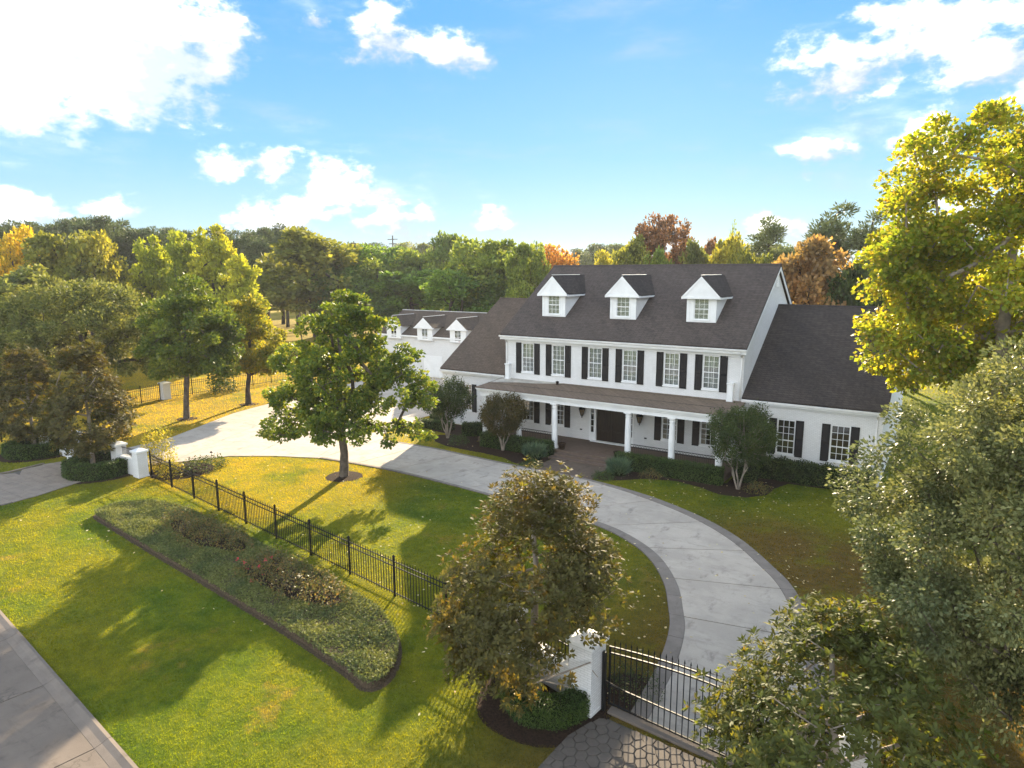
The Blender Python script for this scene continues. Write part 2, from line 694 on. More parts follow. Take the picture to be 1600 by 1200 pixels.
def mat_concrete(name, col, stain=.5, sc_=.6, crack=.0):
    m, N, L = new_mat(name)
    p = pos(N)
    r = island(N)
    c = mixc(N, L, noise(N, L, p, sc_, 6, .65, .35, .66), [x * .88 for x in col], [x * 1.08 for x in col])
    oi = nd(N, 'ShaderNodeObjectInfo').outputs['Random']
    c = mixc(N, L, mth(N, L, 'MULTIPLY', oi, .22), c, [x * .72 for x in col])
    st = nd(N, 'ShaderNodeMapping')
    L.new(p, st.inputs[0])
    st.inputs['Scale'].default_value = (1.0, .45, 1)
    st.inputs['Rotation'].default_value = (0, 0, .5)
    s1 = noise(N, L, st.outputs[0], 1.6, 7, .72, .54, .70)
    c = mixc(N, L, mth(N, L, 'MULTIPLY', s1, stain), c, [x * .45 for x in col])
    tr = nd(N, 'ShaderNodeMapping')
    L.new(p, tr.inputs[0])
    tr.inputs['Scale'].default_value = (.35, 1.0, 1)
    s2 = noise(N, L, tr.outputs[0], 2.6, 8, .78, .50, .68)
    c = mixc(N, L, mth(N, L, 'MULTIPLY', s2, stain * .8), c, [x * .62 for x in col])
    vo = nd(N, 'ShaderNodeTexVoronoi', feature='DISTANCE_TO_EDGE')
    dv = nd(N, 'ShaderNodeVectorMath', operation='ADD')
    L.new(p, dv.inputs[0])
    nv = nd(N, 'ShaderNodeTexNoise')
    L.new(p, nv.inputs['Vector'])
    nv.inputs['Scale'].default_value = 1.3
    nv.inputs['Detail'].default_value = 6
    L.new(nv.outputs[1], dv.inputs[1])
    L.new(dv.outputs[0], vo.inputs['Vector'])
    vo.inputs['Scale'].default_value = .16
    ck = nd(N, 'ShaderNodeMapRange')
    L.new(vo.outputs[0], ck.inputs[0])
    ck.inputs[1].default_value = .0
    ck.inputs[2].default_value = .0035
    ck.inputs[3].default_value = crack
    ck.inputs[4].default_value = 0.0
    c = mixc(N, L, ck.outputs[0], c, [x * .25 for x in col])
    g = noise(N, L, p, 40, 3, .7, .3, .7)
    c = mixc(N, L, mth(N, L, 'MULTIPLY', g, .14), c, [x * .5 for x in col])
    nrm = bump(N, L, noise(N, L, p, 30, 4, .6), .25, .01)
    finish(N, L, principled(N, L, c, .85, .2, 0, nrm).outputs[0])
    return m


def mat_soil(name, col):
    m, N, L = new_mat(name)
    p = pos(N)
    c = mixc(N, L, noise(N, L, p, 14, 5, .75, .3, .7), [x * .45 for x in col], [x * 1.5 for x in col])
    nrm = bump(N, L, noise(N, L, p, 16, 5, .7), 1.0, .06)
    finish(N, L, principled(N, L, c, .95, .1, 0, nrm).outputs[0])
    return m


M = {}
M['ground'] = mat_ground()
M['blades'] = mat_blades()
M['concrete'] = mat_concrete('driveway_concrete', (.46, .395, .325), .75, .6, .12)
M['joint'] = plain('joint_dark', (.09, .08, .07), .95)
M['border'] = mat_concrete('border_stone', (.22, .185, .155), .5, 2.0)
M['paver'] = mat_concrete('paver_grey', (.25, .205, .165), .5, 1.5)
M['stamped'] = mat_concrete('stamped_stone', (.12, .10, .083), .6, 2.4)
M['road'] = mat_concrete('road_concrete', (.17, .136, .108), .7, .5, .5)
M['kerb'] = mat_concrete('kerb_concrete', (.19, .154, .124), .6, 1.2)
M['mulch'] = mat_soil('mulch', (.034, .02, .013))
M['soil'] = mat_soil('soil', (.085, .06, .038))
M['brick_step'] = mat_concrete('brick_step', (.15, .105, .078), .6, 3.0)
M['pave_brick'] = mat_concrete('walk_brick', (.13, .095, .07), .6, 2.5)

# ------------------------------------------------------------------ plan outlines (metres; the house front runs along y = 0)
DR_IN = [(22.0, -26.4), (21.75, -23.6), (21.3, -21.4), (20.75, -20.0), (19.78, -18.0), (18.3, -16.05), (16.55, -14.75), (14.6, -13.95), (11.6, -13.5),
         (8.4, -13.25), (4.4, -12.9), (.2, -12.7), (-2.9, -12.85), (-6.4, -13.2)]
DR_OUT = [(27.3, -26.8), (26.6, -22.6), (25.9, -19.4), (24.5, -16.0), (23.2, -14.1), (21.3, -11.9), (18.95, -10.1), (16.0, -8.65), (13.2, -7.85),
          (10.2, -7.45), (6.0, -7.4), (2.2, -7.2), (-1.6, -6.95), (-6.4, -7.15)]
COURT = [(-6.4, -13.2), (-9.4, -14.5), (-12.0, -16.2), (-13.1, -18.2), (-14.2, -20.0), (-15.2, -21.6), (-19.9, -21.9), (-20.4, -15.6), (-22.0, -12.3),
         (-24.2, -7.9), (-25.0, -4.7), (-26.4, 3.0), (-27.5, 10.0), (-30.5, 17.6), (-9.5, 17.6), (-8.9, 8.0), (-8.9, 0.0), (-8.3, -3.2), (-7.6, -5.8), (-6.4, -7.15)]
LEFT_APRON = [(-15.3, -22.3), (-14.4, -24.9), (-13.8, -27.1), (-13.6, -29.4), (-12.2, -32.2), (-22.8, -30.9), (-20.6, -28.5), (-20.3, -26.0), (-20.6, -24.0), (-20.0, -22.3)]
RIGHT_APRON = [(21.35, -26.95), (20.95, -28.2), (20.85, -30.5), (20.2, -33.2), (18.6, -35.9), (31.0, -37.4), (28.6, -34.0), (27.7, -30.5), (27.4, -27.3)]
BED = [(-7.7, -26.9), (-7.9, -25.8), (-7.2, -24.8), (-5.6, -24.1), (-3.4, -24.15), (0, -24.5), (3.6, -24.95), (7.4, -25.4), (10.4, -25.9), (11.9, -26.25), (13.2, -26.9),
       (14.1, -27.6), (14.8, -28.5), (15.05, -29.3), (14.75, -29.7), (13.6, -29.45), (10.2, -28.95), (5.7, -28.45), (3.1, -28.15), (0, -27.85), (-3.2, -27.5), (-5.8, -27.2)]
BED_R = [(11.3, -7.2), (11.2, -6.5), (11.35, -4.0), (18.3, -3.7), (18.3, -.1), (25.9, -.1), (25.9, -1.8), (23.6, -1.6), (21.4, -1.8), (20.9, -3.2), (20.8, -4.6), (19.9, -5.7), (18.5, -5.95), (17.2, -5.3), (15.6, -4.9), (13.9, -5.5), (12.7, -6.6), (12.0, -7.1)]
BED_L = [(6.9, -3.7), (6.9, -6.4), (6.2, -7.1), (5.2, -6.9), (4.0, -6.3), (2.2, -6.1), (.6, -6.1), (-1.2, -6.0), (-2.8, -5.4), (-3.7, -4.6), (-3.8, -3.7), (-3.0, -3.1), (-5.0, -2.9), (-6.6, -2.2), (-7.1, -1.2), (-6.2, -.1), (-.2, -.1), (-.2, -3.7)]
WALK = [(6.95, -4.75), (6.95, -6.4), (6.3, -7.3), (11.25, -7.4), (11.15, -6.4), (11.15, -4.75)]
HOUSE = [(-6.4, -.1), (-.3, -.1), (-.3, -4.7), (18.3, -3.7), (18.3, -.1), (26.0, -.1), (26.0, 18), (-6.4, 18)]
ROAD_Y = lambda x: -33.85 - .118 * x
FENCE_Y = lambda x: -23.33 - .135 * x


def stone(name, pts, z0, z1, mat, parent, inset=.012):
    pts = ccw(pts)
    if abs(area2(pts)) < .03:
        return None
    return put(name, MB().prism(pts, z0, z1, inset), mat, parent)


# ground sheet, gently uneven near the garden and flat to the horizon
def ground():
    n = 150
    xs = np.concatenate([np.linspace(-900, -70, 16)[:-1], np.linspace(-70, 60, n), np.linspace(60, 900, 16)[1:]])
    ys = np.concatenate([np.linspace(-300, -50, 8)[:-1], np.linspace(-50, 40, n), np.linspace(40, 1500, 20)[1:]])
    X, Y = np.meshgrid(xs, ys)
    Z = np.zeros_like(X)
    V = np.stack([X, Y, Z], -1).reshape(-1, 3)
    w = len(xs)
    i = np.arange(len(ys) - 1)[:, None] * w + np.arange(w - 1)[None, :]
    F = np.stack([i, i + 1, i + w + 1, i + w], -1).reshape(-1, 4)
    me = mesh_np('ground', V, F, 4)
    o = put('ground', me, M['ground'], kind='structure')
    return o


ground()

# circular drive: slabs between saw-cut joints, a dark stone border along both edges
drive = put('driveway', MB().poly([(x, y, .012) for x, y in ccw(smooth_line(DR_IN, 4) + smooth_line(DR_OUT, 4)[::-1])]), M['joint'], kind='structure')
court = put('motor_court', MB().poly([(x, y, .010) for x, y in ccw(COURT)]), M['joint'], kind='structure')


def strip_slabs():
    a = np.array(smooth_line(DR_IN, 12))
    b = np.array(smooth_line(DR_OUT, 12))

    def resample(l, n):
        d = np.r_[0, np.cumsum(np.linalg.norm(np.diff(l, axis=0), axis=1))]
        t = np.linspace(0, d[-1], n)
        return np.stack([np.interp(t, d, l[:, 0]), np.interp(t, d, l[:, 1])], -1)
    n = 121
    a = resample(a, n)
    b = resample(b, n)
    step = 10
    BW = .55
    e = b - a
    L_ = np.linalg.norm(e, axis=1)[:, None]
    e = e / L_
    bw = np.interp(np.arange(n), [0, 62, 75, n], [BW, BW, .24, .24])[:, None]
    ai = a + e * bw
    bi = b - e * bw
    for k in range(0, n - 1, step):
        j = k + step
        g = .028
        tang = (a[j] - a[j - 1])
        sl = np.arange(k, j + 1)
        mid_a = ai[sl].copy()
        mid_b = bi[sl].copy()
        for arr in (mid_a, mid_b):
            t0 = (arr[1] - arr[0]) / np.linalg.norm(arr[1] - arr[0])
            t1 = (arr[-1] - arr[-2]) / np.linalg.norm(arr[-1] - arr[-2])
            arr[0] += t0 * g
            arr[-1] -= t1 * g
        # full slab
        pts = [tuple(p) for p in mid_a] + [tuple(p) for p in mid_b[::-1]]
        slab_strip('concrete_slab', mid_a, mid_b, .05, M['concrete'], drive)
        for (p, q) in ((a, ai), (bi, b)):
            for h in (0, 5):
                s2 = np.arange(k + h, k + h + 6)
                pa = p[s2].copy()
                qa = q[s2].copy()
                for arr in (pa, qa):
                    t0 = (arr[1] - arr[0]) / np.linalg.norm(arr[1] - arr[0])
                    t1 = (arr[-1] - arr[-2]) / np.linalg.norm(arr[-1] - arr[-2])
                    arr[0] += t0 * .008
                    arr[-1] -= t1 * .008
                ev = (qa - pa) / np.linalg.norm(qa - pa, axis=1)[:, None]
                slab_strip('border_stone', pa + ev * .012, qa - ev * .012, .062, M['border'], drive)
    return a, b


def slab_strip(name, pa, pb, z, mat, parent):
    """a slab whose two long sides follow the lines pa and pb"""
    n = len(pa)
    mb = MB()
    v = [(p[0], p[1], z) for p in pa] + [(p[0], p[1], z) for p in pb] + [(p[0], p[1], .0) for p in pa] + [(p[0], p[1], .0) for p in pb]
    f = []
    for i in range(n - 1):
        f.append((i, i + 1, n + i + 1, n + i))
        f.append((2 * n + i, i, i + 1, 2 * n + i + 1)[::-1])
        f.append((3 * n + i, n + i, n + i + 1, 3 * n + i + 1))
    f.append((0, n, 3 * n, 2 * n)[::-1])
    f.append((n - 1, 2 * n - 1, 4 * n - 1, 3 * n - 1))
    # wind so that the top faces up
    x = np.cross(np.array(pa[1]) - np.array(pa[0]), np.array(pb[0]) - np.array(pa[0]))
    if x < 0:
        f = [t[::-1] for t in f]
    mb.add(v, f)
    return put(name, mb, mat, parent)


strip_slabs()
_ang = math.radians(24)
_ca, _sa = math.cos(_ang), math.sin(_ang)
for i in range(-10, 12):
    for j in range(-10, 12):
        S = 4.6
        cell = [((i + a) * S, (j + b) * S) for a, b in ((0, 0), (1, 0), (1, 1), (0, 1))]
        cell = [(-14 + x * _ca - y * _sa, -8 + x * _sa + y * _ca) for x, y in cell]
        q = clip(COURT, cell)
        if len(q) >= 3:
            q = ccw(q)
            if abs(area2(q)) > .5:
                q = shrink(q, .011)
                if len(q) >= 3:
                    put('concrete_slab', MB().prism(q, 0, .05), M['concrete'], court)

# paved apron outside the left gate: rows of small setts read as one surface, laid in large bays
apron_l = put('paved_apron', MB().poly([(x, y, .010) for x, y in ccw(LEFT_APRON)]), M['joint'], kind='structure')
for i in range(12):
    for j in range(22):
        cell = [(-24 + i * 1.2, -33.2 + j * .6), (-22.8 + i * 1.2, -33.2 + j * .6), (-22.8 + i * 1.2, -32.6 + j * .6), (-24 + i * 1.2, -32.6 + j * .6)]
        off = .6 * (j % 2)
        cell = [(x + off, y) for x, y in cell]
        q = clip(LEFT_APRON, cell)
        if len(q) >= 3 and abs(area2(q)) > .2:
            q = shrink(ccw(q), .008)
            if len(q) >= 3:
                put('paving_stone', MB().prism(q, 0, .04 + .008 * RNG.random()), M['paver'], apron_l)
put('edge_strip', MB().prism(ccw([(-20.7, -24.0), (-20.4, -26.0), (-20.7, -28.5), (-22.9, -30.8), (-23.1, -30.7), (-20.95, -28.4), (-20.6, -26.0), (-20.9, -24.0)]), 0, .07), M['kerb'], apron_l)

# stamped stones outside the right gate: irregular six-sided stones with dark joints
apron_r = put('stone_apron', MB().poly([(x, y, .010) for x, y in ccw(RIGHT_APRON)]), M['joint'], kind='structure')
_g = {}
_rr = random.Random(3)
HX, HY = .35, .303
for i in range(-2, 60):
    for j in range(-2, 80):
        _g[(i, j)] = (_rr.uniform(-.05, .05), _rr.uniform(-.05, .05))
_cnt = 0
for j in range(0, 40):
    for i in range(0, 34):
        cx = 18.5 + (i + .5 * (j % 2)) * HX
        cy = -26.9 - j * HY
        hexa = []
        for k in range(6):
            t = math.radians(60 * k + 30)
            vx = cx + HX / math.sqrt(3) * math.cos(t)
            vy = cy + HX / math.sqrt(3) * math.sin(t) * (HY / (HX * .866))
            h = int(round(vx * 100)) * 7919 + int(round(vy * 100)) * 104729
            r_ = random.Random(h)
            hexa.append((vx + r_.uniform(-.05, .05), vy + r_.uniform(-.05, .05)))
        if cy < -30.4:
            continue
        q = clip(ccw(RIGHT_APRON), ccw(hexa))
        if len(q) >= 3 and abs(area2(q)) > .05:
            q = shrink(ccw(q), .011)
            if len(q) >= 3 and _cnt < 300:
                _cnt += 1
                put('stone', MB().prism(q, 0, .035 + _rr.uniform(0, .012), .014), M['stamped'], apron_r)
put('threshold', MB().prism(ccw([(21.45, -26.45), (27.3, -26.95), (27.3, -27.22), (21.45, -26.75)]), 0, .075), M['kerb'], apron_r)
put('threshold', MB().prism(ccw([(-19.9, -21.95), (-15.2, -21.65), (-15.2, -22.0), (-19.9, -22.3)]), 0, .08), M['kerb'], apron_l)

# street in front, concrete bays and a rolled kerb
road_pts = [(-80, ROAD_Y(-80)), (60, ROAD_Y(60)), (60, ROAD_Y(60) - 9), (-80, ROAD_Y(-80) - 9)]
road = put('road', MB().poly([(x, y, .008) for x, y in ccw(road_pts)]), M['joint'], kind='structure')
_rr = random.Random(8)
x = -70.0
while x < 45:
    w = 4.4 + _rr.uniform(-.8, .8)
    for lane in (0, 1):
        q = [(x + .015 + .25 * lane, ROAD_Y(x) - .45 - lane * 4.2), (x + w - .015 + .25 * lane, ROAD_Y(x + w) - .45 - lane * 4.2),
             (x + w - .015 - .5, ROAD_Y(x + w) - 4.6 - lane * 4.2), (x + .015 - .5, ROAD_Y(x) - 4.6 - lane * 4.2)]
        stone('road_bay', q, 0, .03, M['road'], road, .006)
    # kerb piece
    mb = MB()
    prof = [(0.0, .0), (0.0, .09), (-.10, .11), (-.26, .06), (-.45, .034), (-.45, 0)]
    a = [(x + .008, ROAD_Y(x) + p[0], p[1]) for p in prof]
    b = [(x + w - .008, ROAD_Y(x + w) + p[0], p[1]) for p in prof]
    n = len(prof)
    mb.add(a + b, [(i, n + i, n + i + 1, i + 1) for i in range(n - 1)] + [tuple(range(n))[::-1], tuple(range(n, 2 * n))])
    put('kerb_stone', mb, M['kerb'], road)
    x += w

# planting beds
bed_r = put('mulch_bed', MB().poly([(x, y, .014) for x, y in ccw(BED_R)]), M['mulch'], kind='structure')
bed_l = put('mulch_bed', MB().poly([(x, y, .013) for x, y in ccw(BED_L)]), M['mulch'], kind='structure')
walk = put('front_walk', MB().poly([(x, y, .011) for x, y in ccw(WALK)]), M['joint'], kind='structure')
for i in range(15):
    for j in range(16):
        x0, y0 = 6.2 + i * .42 + .21 * (j % 2) - .2, -7.5 + j * .2
        q = clip(WALK, [(x0, y0), (x0 + .42, y0), (x0 + .42, y0 + .2), (x0, y0 + .2)])
        if len(q) >= 3 and abs(area2(q)) > .04:
            q = shrink(ccw(q), .006)
            if len(q) >= 3:
                put('paving_brick', MB().prism(q, 0, .035 + .008 * RNG.random()), M['pave_brick'], walk)

# ------------------------------------------------------------------ house materials
def wall_coords(N, L, sx=1.0, sz=1.0):
    p = pos(N)
    s = nd(N, 'ShaderNodeSeparateXYZ')
    L.new(p, s.inputs[0])
    c = nd(N, 'ShaderNodeCombineXYZ')
    L.new(mth(N, L, 'MULTIPLY', mth(N, L, 'ADD', s.outputs[0], s.outputs[1]), sx), c.inputs[0])
    L.new(mth(N, L, 'MULTIPLY', s.outputs[2], sz), c.inputs[1])
    return p, c.outputs[0]


def mat_white_brick():
    m, N, L = new_mat('white_painted_brick')
    p, v = wall_coords(N, L)
    b = nd(N, 'ShaderNodeTexBrick')
    L.new(v, b.inputs['Vector'])
    b.inputs['Scale'].default_value = 1.0
    b.inputs['Brick Width'].default_value = .22
    b.inputs['Row Height'].default_value = .075
    b.inputs['Mortar Size'].default_value = .010
    b.inputs['Color1'].default_value = (.72, .705, .685, 1)
    b.inputs['Color2'].default_value = (.665, .65, .63, 1)
    b.inputs['Mortar'].default_value = (.56, .545, .525, 1)
    c = mixc(N, L, mth(N, L, 'MULTIPLY', noise(N, L, p, .7, 6, .65, .45, .75), .35), b.outputs[0], (.55, .52, .47))
    nrm = bump(N, L, b.outputs[1], -.5, .01)
    finish(N, L, principled(N, L, c, .75, .25, 0, nrm).outputs[0])
    return m


def mat_shingle(name, c1, c2, c3):
    m, N, L = new_mat(name)
    p, v = wall_coords(N, L, 1.0, 1.9)
    b = nd(N, 'ShaderNodeTexBrick')
    L.new(v, b.inputs['Vector'])
    b.inputs['Scale'].default_value = 1.0
    b.inputs['Brick Width'].default_value = .34
    b.inputs['Row Height'].default_value = .20
    b.inputs['Mortar Size'].default_value = .012
    b.inputs['Bias'].default_value = 0.0
    b.inputs['Color1'].default_value = (*c1, 1)
    b.inputs['Color2'].default_value = (*c2, 1)
    b.inputs['Mortar'].default_value = (*[x * .45 for x in c1], 1)
    st = nd(N, 'ShaderNodeMapping')
    L.new(v, st.inputs[0])
    st.inputs['Scale'].default_value = (1.0, .22, 1.0)
    c = mixc(N, L, mth(N, L, 'MULTIPLY', noise(N, L, st.outputs[0], .55, 5, .6, .42, .66), .75), b.outputs[0], c3)
    c = mixc(N, L, mth(N, L, 'MULTIPLY', noise(N, L, p, 6, 4, .7, .35, .75), .55), c, [x * 1.8 for x in c1])
    # the butt edge of every course stands proud of the course below
    sp = nd(N, 'ShaderNodeSeparateXYZ')
    L.new(v, sp.inputs[0])
    row = mth(N, L, 'FRACT', mth(N, L, 'DIVIDE', sp.outputs[1], .20))
    h = mth(N, L, 'ADD', mth(N, L, 'MULTIPLY', row, -.7), noise(N, L, p, 30, 3, .7))
    nrm = bump(N, L, h, .55, .02)
    finish(N, L, principled(N, L, c, .92, .15, 0, nrm).outputs[0])
    return m


def mat_glass():
    m, N, L = new_mat('window_glass')
    g = nd(N, 'ShaderNodeBsdfGlossy')
    g.inputs['Roughness'].default_value = .03
    g.inputs['Color'].default_value = (.9, .93, .95, 1)
    t = nd(N, 'ShaderNodeBsdfTransparent')
    t.inputs[0].default_value = (.90, .92, .92, 1)
    f = nd(N, 'ShaderNodeFresnel')
    f.inputs['IOR'].default_value = 1.5
    x = nd(N, 'ShaderNodeMixShader')
    L.new(mth(N, L, 'ADD', f.outputs[0], .07), x.inputs[0])
    L.new(t.outputs[0], x.inputs[1])
    L.new(g.outputs[0], x.inputs[2])
    finish(N, L, x.outputs[0])
    return m


def mat_wood_door():
    m, N, L = new_mat('dark_stained_door')
    p = pos(N)
    st = nd(N, 'ShaderNodeMapping')
    L.new(p, st.inputs[0])
    st.inputs['Scale'].default_value = (9, 9, .8)
    c = mixc(N, L, noise(N, L, st.outputs[0], 2, 5, .6, .3, .7), (.012, .007, .004), (.03, .018, .011))
    finish(N, L, principled(N, L, c, .28, .5).outputs[0])
    return m


M['wall'] = mat_white_brick()
M['trim'] = plain('white_trim', (.75, .74, .72), .5, .35, 0, .05, 1.2)
M['shingle'] = mat_shingle('brown_shingle', (.062, .049, .042), (.088, .069, .06), (.043, .036, .032))
M['shingle_dark'] = mat_shingle('dark_shingle', (.042, .034, .03), (.062, .05, .044), (.029, .025, .023))
M['shingle_left'] = mat_shingle('left_shingle', (.076, .056, .042), (.105, .078, .059), (.055, .042, .033))
M['porch_roof'] = mat_shingle('porch_shingle', (.13, .094, .067), (.165, .121, .088), (.09, .068, .05))
M['shutter'] = plain('black_shutter', (.009, .0075, .007), .55, .2, 0, .2)
M['shutter_brown'] = plain('porch_shutter', (.013, .008, .0065), .55, .2, 0, .2)
M['iron'] = plain('black_iron', (.005, .005, .005), .55, .25, .0, .15)
M['glass'] = mat_glass()
M['blind'] = plain('interior_blind', (.80, .78, .74), .7)
M['room'] = plain('room_dark', (.075, .055, .04), .9)
M['curtain'] = plain('room_curtain', (.30, .23, .15), .9, .1, 0, .4, 1.5)
M['door'] = mat_wood_door()
M['ceiling'] = plain('porch_ceiling', (.62, .58, .50), .8)
M['metal'] = plain('pale_tan', (.36, .33, .28), .6, .3, 0, .25, 1.8)  # tan tone of the worn porch roof patch and the garage ridge cap
M['lamp_glass'] = plain('lantern_glass', (.16, .11, .06), .12, .6)
M['gutter'] = plain('white_gutter', (.70, .68, .65), .45, .4, 0, .08)


def wall_front(mb, x0, x1, z0, z1, y, holes, depth=.16):
    xs = sorted({x0, x1, *[h[0] for h in holes], *[h[1] for h in holes]})
    zs = sorted({z0, z1, *[h[2] for h in holes], *[h[3] for h in holes]})
    for i in range(len(xs) - 1):
        for j in range(len(zs) - 1):
            cx, cz = (xs[i] + xs[i + 1]) / 2, (zs[j] + zs[j + 1]) / 2
            if any(h[0] < cx < h[1] and h[2] < cz < h[3] for h in holes):
                continue
            mb.quad((xs[i], y, zs[j]), (xs[i + 1], y, zs[j]), (xs[i + 1], y, zs[j + 1]), (xs[i], y, zs[j + 1]))
    for (a, b, c, d) in holes:
        mb.quad((a, y, c), (a, y, d), (a, y + depth, d), (a, y + depth, c))
        mb.quad((b, y, d), (b, y, c), (b, y + depth, c), (b, y + depth, d))
        mb.quad((a, y, d), (b, y, d), (b, y + depth, d), (a, y + depth, d))
        mb.quad((b, y, c), (a, y, c), (a, y + depth, c), (b, y + depth, c))
    return mb


def window(parent, cx, z0, z1, w, y, cols=3, rows=(3, 2), inside_kind='blind', sill=True):
    """sash window filling the opening cx +- w/2; upper and lower sash with glazing bars"""
    a, b = cx - w / 2, cx + w / 2
    mb = MB()
    t = .055
    yo, yi = y + .03, y + .10
    mb.box(a, a + t, yo, yi, z0, z1)
    mb.box(b - t, b, yo, yi, z0, z1)
    mb.box(a + t, b - t, yo, yi, z1 - t, z1)
    mb.box(a + t, b - t, yo, yi, z0, z0 + t * 1.3)
    zm = z0 + (z1 - z0) * rows[1] / (rows[0] + rows[1])
    mb.box(a + t, b - t, yo + .003, yi - .003, zm - .03, zm + .03)
    for i in range(1, cols):
        xx = a + t + (w - 2 * t) * i / cols
        mb.box(xx - .014, xx + .014, yo + .015, yi - .02, z0 + t * 1.3, zm - .03)
        mb.box(xx - .014, xx + .014, yo + .015, yi - .02, zm + .03, z1 - t)
    for (lo, hi, n) in ((z0 + t * 1.3, zm - .03, rows[1]), (zm + .03, z1 - t, rows[0])):
        for j in range(1, n):
            zz = lo + (hi - lo) * j / n
            mb.box(a + t, b - t, yo + .018, yi - .023, zz - .013, zz + .013)
    win = put('window', mb, M['trim'], parent)
    put('pane', MB().box(a + t * .5, b - t * .5, y + .068, y + .074, z0 + t * .5, z1 - t * .5), M['glass'], win)
    if sill:
        put('sill', MB().box(a - .06, b + .06, y - .07, y + .03, z0 - .09, z0), M['trim'], win)
    if inside_kind == 'blind':
        sl = MB()
        n = int((z1 - z0) / .075)
        for i in range(n):
            zz = z0 + .05 + (z1 - z0 - .1) * i / n
            for (p, q) in ((a + .06, cx - .03), (cx + .03, b - .06)):
                sl.quad((p, y + .15, zz), (q, y + .15, zz), (q, y + .19, zz + .047), (p, y + .19, zz + .047))
        sl.box(cx - .03, cx + .03, y + .14, y + .19, z0, z1)
        put('blind', sl, M['blind'], win)
    elif inside_kind == 'curtain':
        cu = MB()
        for (p, q) in ((a, a + w * .3), (b - w * .3, b)):
            n = 8
            vs_ = []
            for i in range(n + 1):
                xx = p + (q - p) * i / n
                yy = y + .22 + .03 * (i % 2)
                vs_ += [(xx, yy, z0), (xx, yy, z1)]
            cu.add(vs_, [(2 * i, 2 * i + 2, 2 * i + 3, 2 * i + 1) for i in range(n)])
        put('curtain', cu, M['curtain'], win)
    return win


_shutters = {}


def shutter(parent, cx, z0, z1, w, y, mat='shutter'):
    key = (round(z1 - z0, 3), w, mat)
    if key not in _shutters:
        h = z1 - z0
        mb = MB()
        s = .055
        mb.box(-w / 2, -w / 2 + s, -.045, 0, 0, h)
        mb.box(w / 2 - s, w / 2, -.045, 0, 0, h)
        for zz in (0, h * .48, h - .09):
            mb.box(-w / 2 + s, w / 2 - s, -.043, -.002, zz, zz + .09)
        mb.quad((-w / 2 + s, -.012, .05), (w / 2 - s, -.012, .05), (w / 2 - s, -.012, h - .05), (-w / 2 + s, -.012, h - .05))
        for lo, hi in ((.09, h * .48), (h * .48 + .09, h - .09)):
            n = max(3, int((hi - lo) / .06))
            for i in range(n):
                zz = lo + (hi - lo) * i / n
                d = (hi - lo) / n
                mb.quad((-w / 2 + s, -.04, zz), (w / 2 - s, -.04, zz), (w / 2 - s, -.016, zz + d), (-w / 2 + s, -.016, zz + d))
        me = mb.mesh('shutter')
        me.materials.append(M[mat])
        _shutters[key] = me
    return put('shutter', _shutters[key], None, parent, at=(cx, y - .004, z0))


def room(parent, x0, x1, y, z0, z1, depth=.9):
    mb = MB()
    mb.quad((x0, y + depth, z0), (x1, y + depth, z0), (x1, y + depth, z1), (x0, y + depth, z1))
    mb.quad((x0, y + .2, z0), (x1, y + .2, z0), (x1, y + depth, z0), (x0, y + depth, z0))
    mb.quad((x0, y + .2, z1), (x1, y + .2, z1), (x1, y + depth, z1), (x0, y + depth, z1))
    mb.quad((x0, y + .2, z0), (x0, y + depth, z0), (x0, y + depth, z1), (x0, y + .2, z1))
    mb.quad((x1, y + .2, z0), (x1, y + depth, z0), (x1, y + depth, z1), (x1, y + .2, z1))
    return put('room_lining', mb, M['room'], parent)


def roof_plane(parent, name, pts, mat, t=.14):
    a, b, c = [np.array(p) for p in pts[:3]]
    n = np.cross(b - a, c - a)
    n = n / np.linalg.norm(n)
    if n[2] < 0:
        n = -n
        pts = pts[::-1]
    return put(name, MB().slab(pts, n, t), mat, parent)


def beam(mb, a, b, w, h):
    """board from a to b, w wide across (horizontal), h tall below the line"""
    a, b = Vector(a), Vector(b)
    d = (b - a).normalized()
    s = d.cross(Vector((0, 0, 1))).normalized() * (w / 2)
    dn = Vector((0, 0, -h))
    vs_ = [a - s, a + s, a + s + dn, a - s + dn, b - s, b + s, b + s + dn, b - s + dn]
    mb.add(vs_, [(0, 1, 2, 3), (7, 6, 5, 4), (0, 4, 5, 1), (1, 5, 6, 2), (2, 6, 7, 3), (3, 7, 4, 0)])


# ------------------------------------------------------------------ the main house
H = thing('white_house', (9.0, 0, 0), 'large two-storey white brick house with dark roof, three dormers and columned porch', 'house')
FL = .35                      # porch and ground floor level
WX2 = [2.02, 4.66, 7.66, 10.30, 13.30, 15.94]
holes = [(x - .52, x + .52, 4.93, 7.12) for x in WX2]
WX1 = [2.02, 4.66, 13.30, 15.94]
holes += [(x - .52, x + .52, 1.15, 3.35) for x in WX1]
holes += [(7.28, 10.72, FL, 3.30)]
put('wall', wall_front(MB(), 0, 18, 0, 7.45, 0, holes), M['wall'], H)
for xx, nm in ((18.0, 'r'), (0.0, 'l')):
    g = [(xx, 0, 0), (xx, 15.7, 0), (xx, 15.7, 7.45), (xx, 7.85, 12.55), (xx, 0, 7.45)]
    put('gable_wall', MB().poly(g if nm == 'r' else g[::-1]), M['wall'], H)
put('rear_wall', MB().quad((18, 15.7, 0), (0, 15.7, 0), (0, 15.7, 7.45), (18, 15.7, 7.45)), M['wall'], H)
room(H, .2, 17.8, 0, 4.4, 7.4, 1.6)
room(H, .2, 7.2, 0, .4, 3.9, 1.6)
room(H, 10.8, 17.8, 0, .4, 3.9, 1.6)

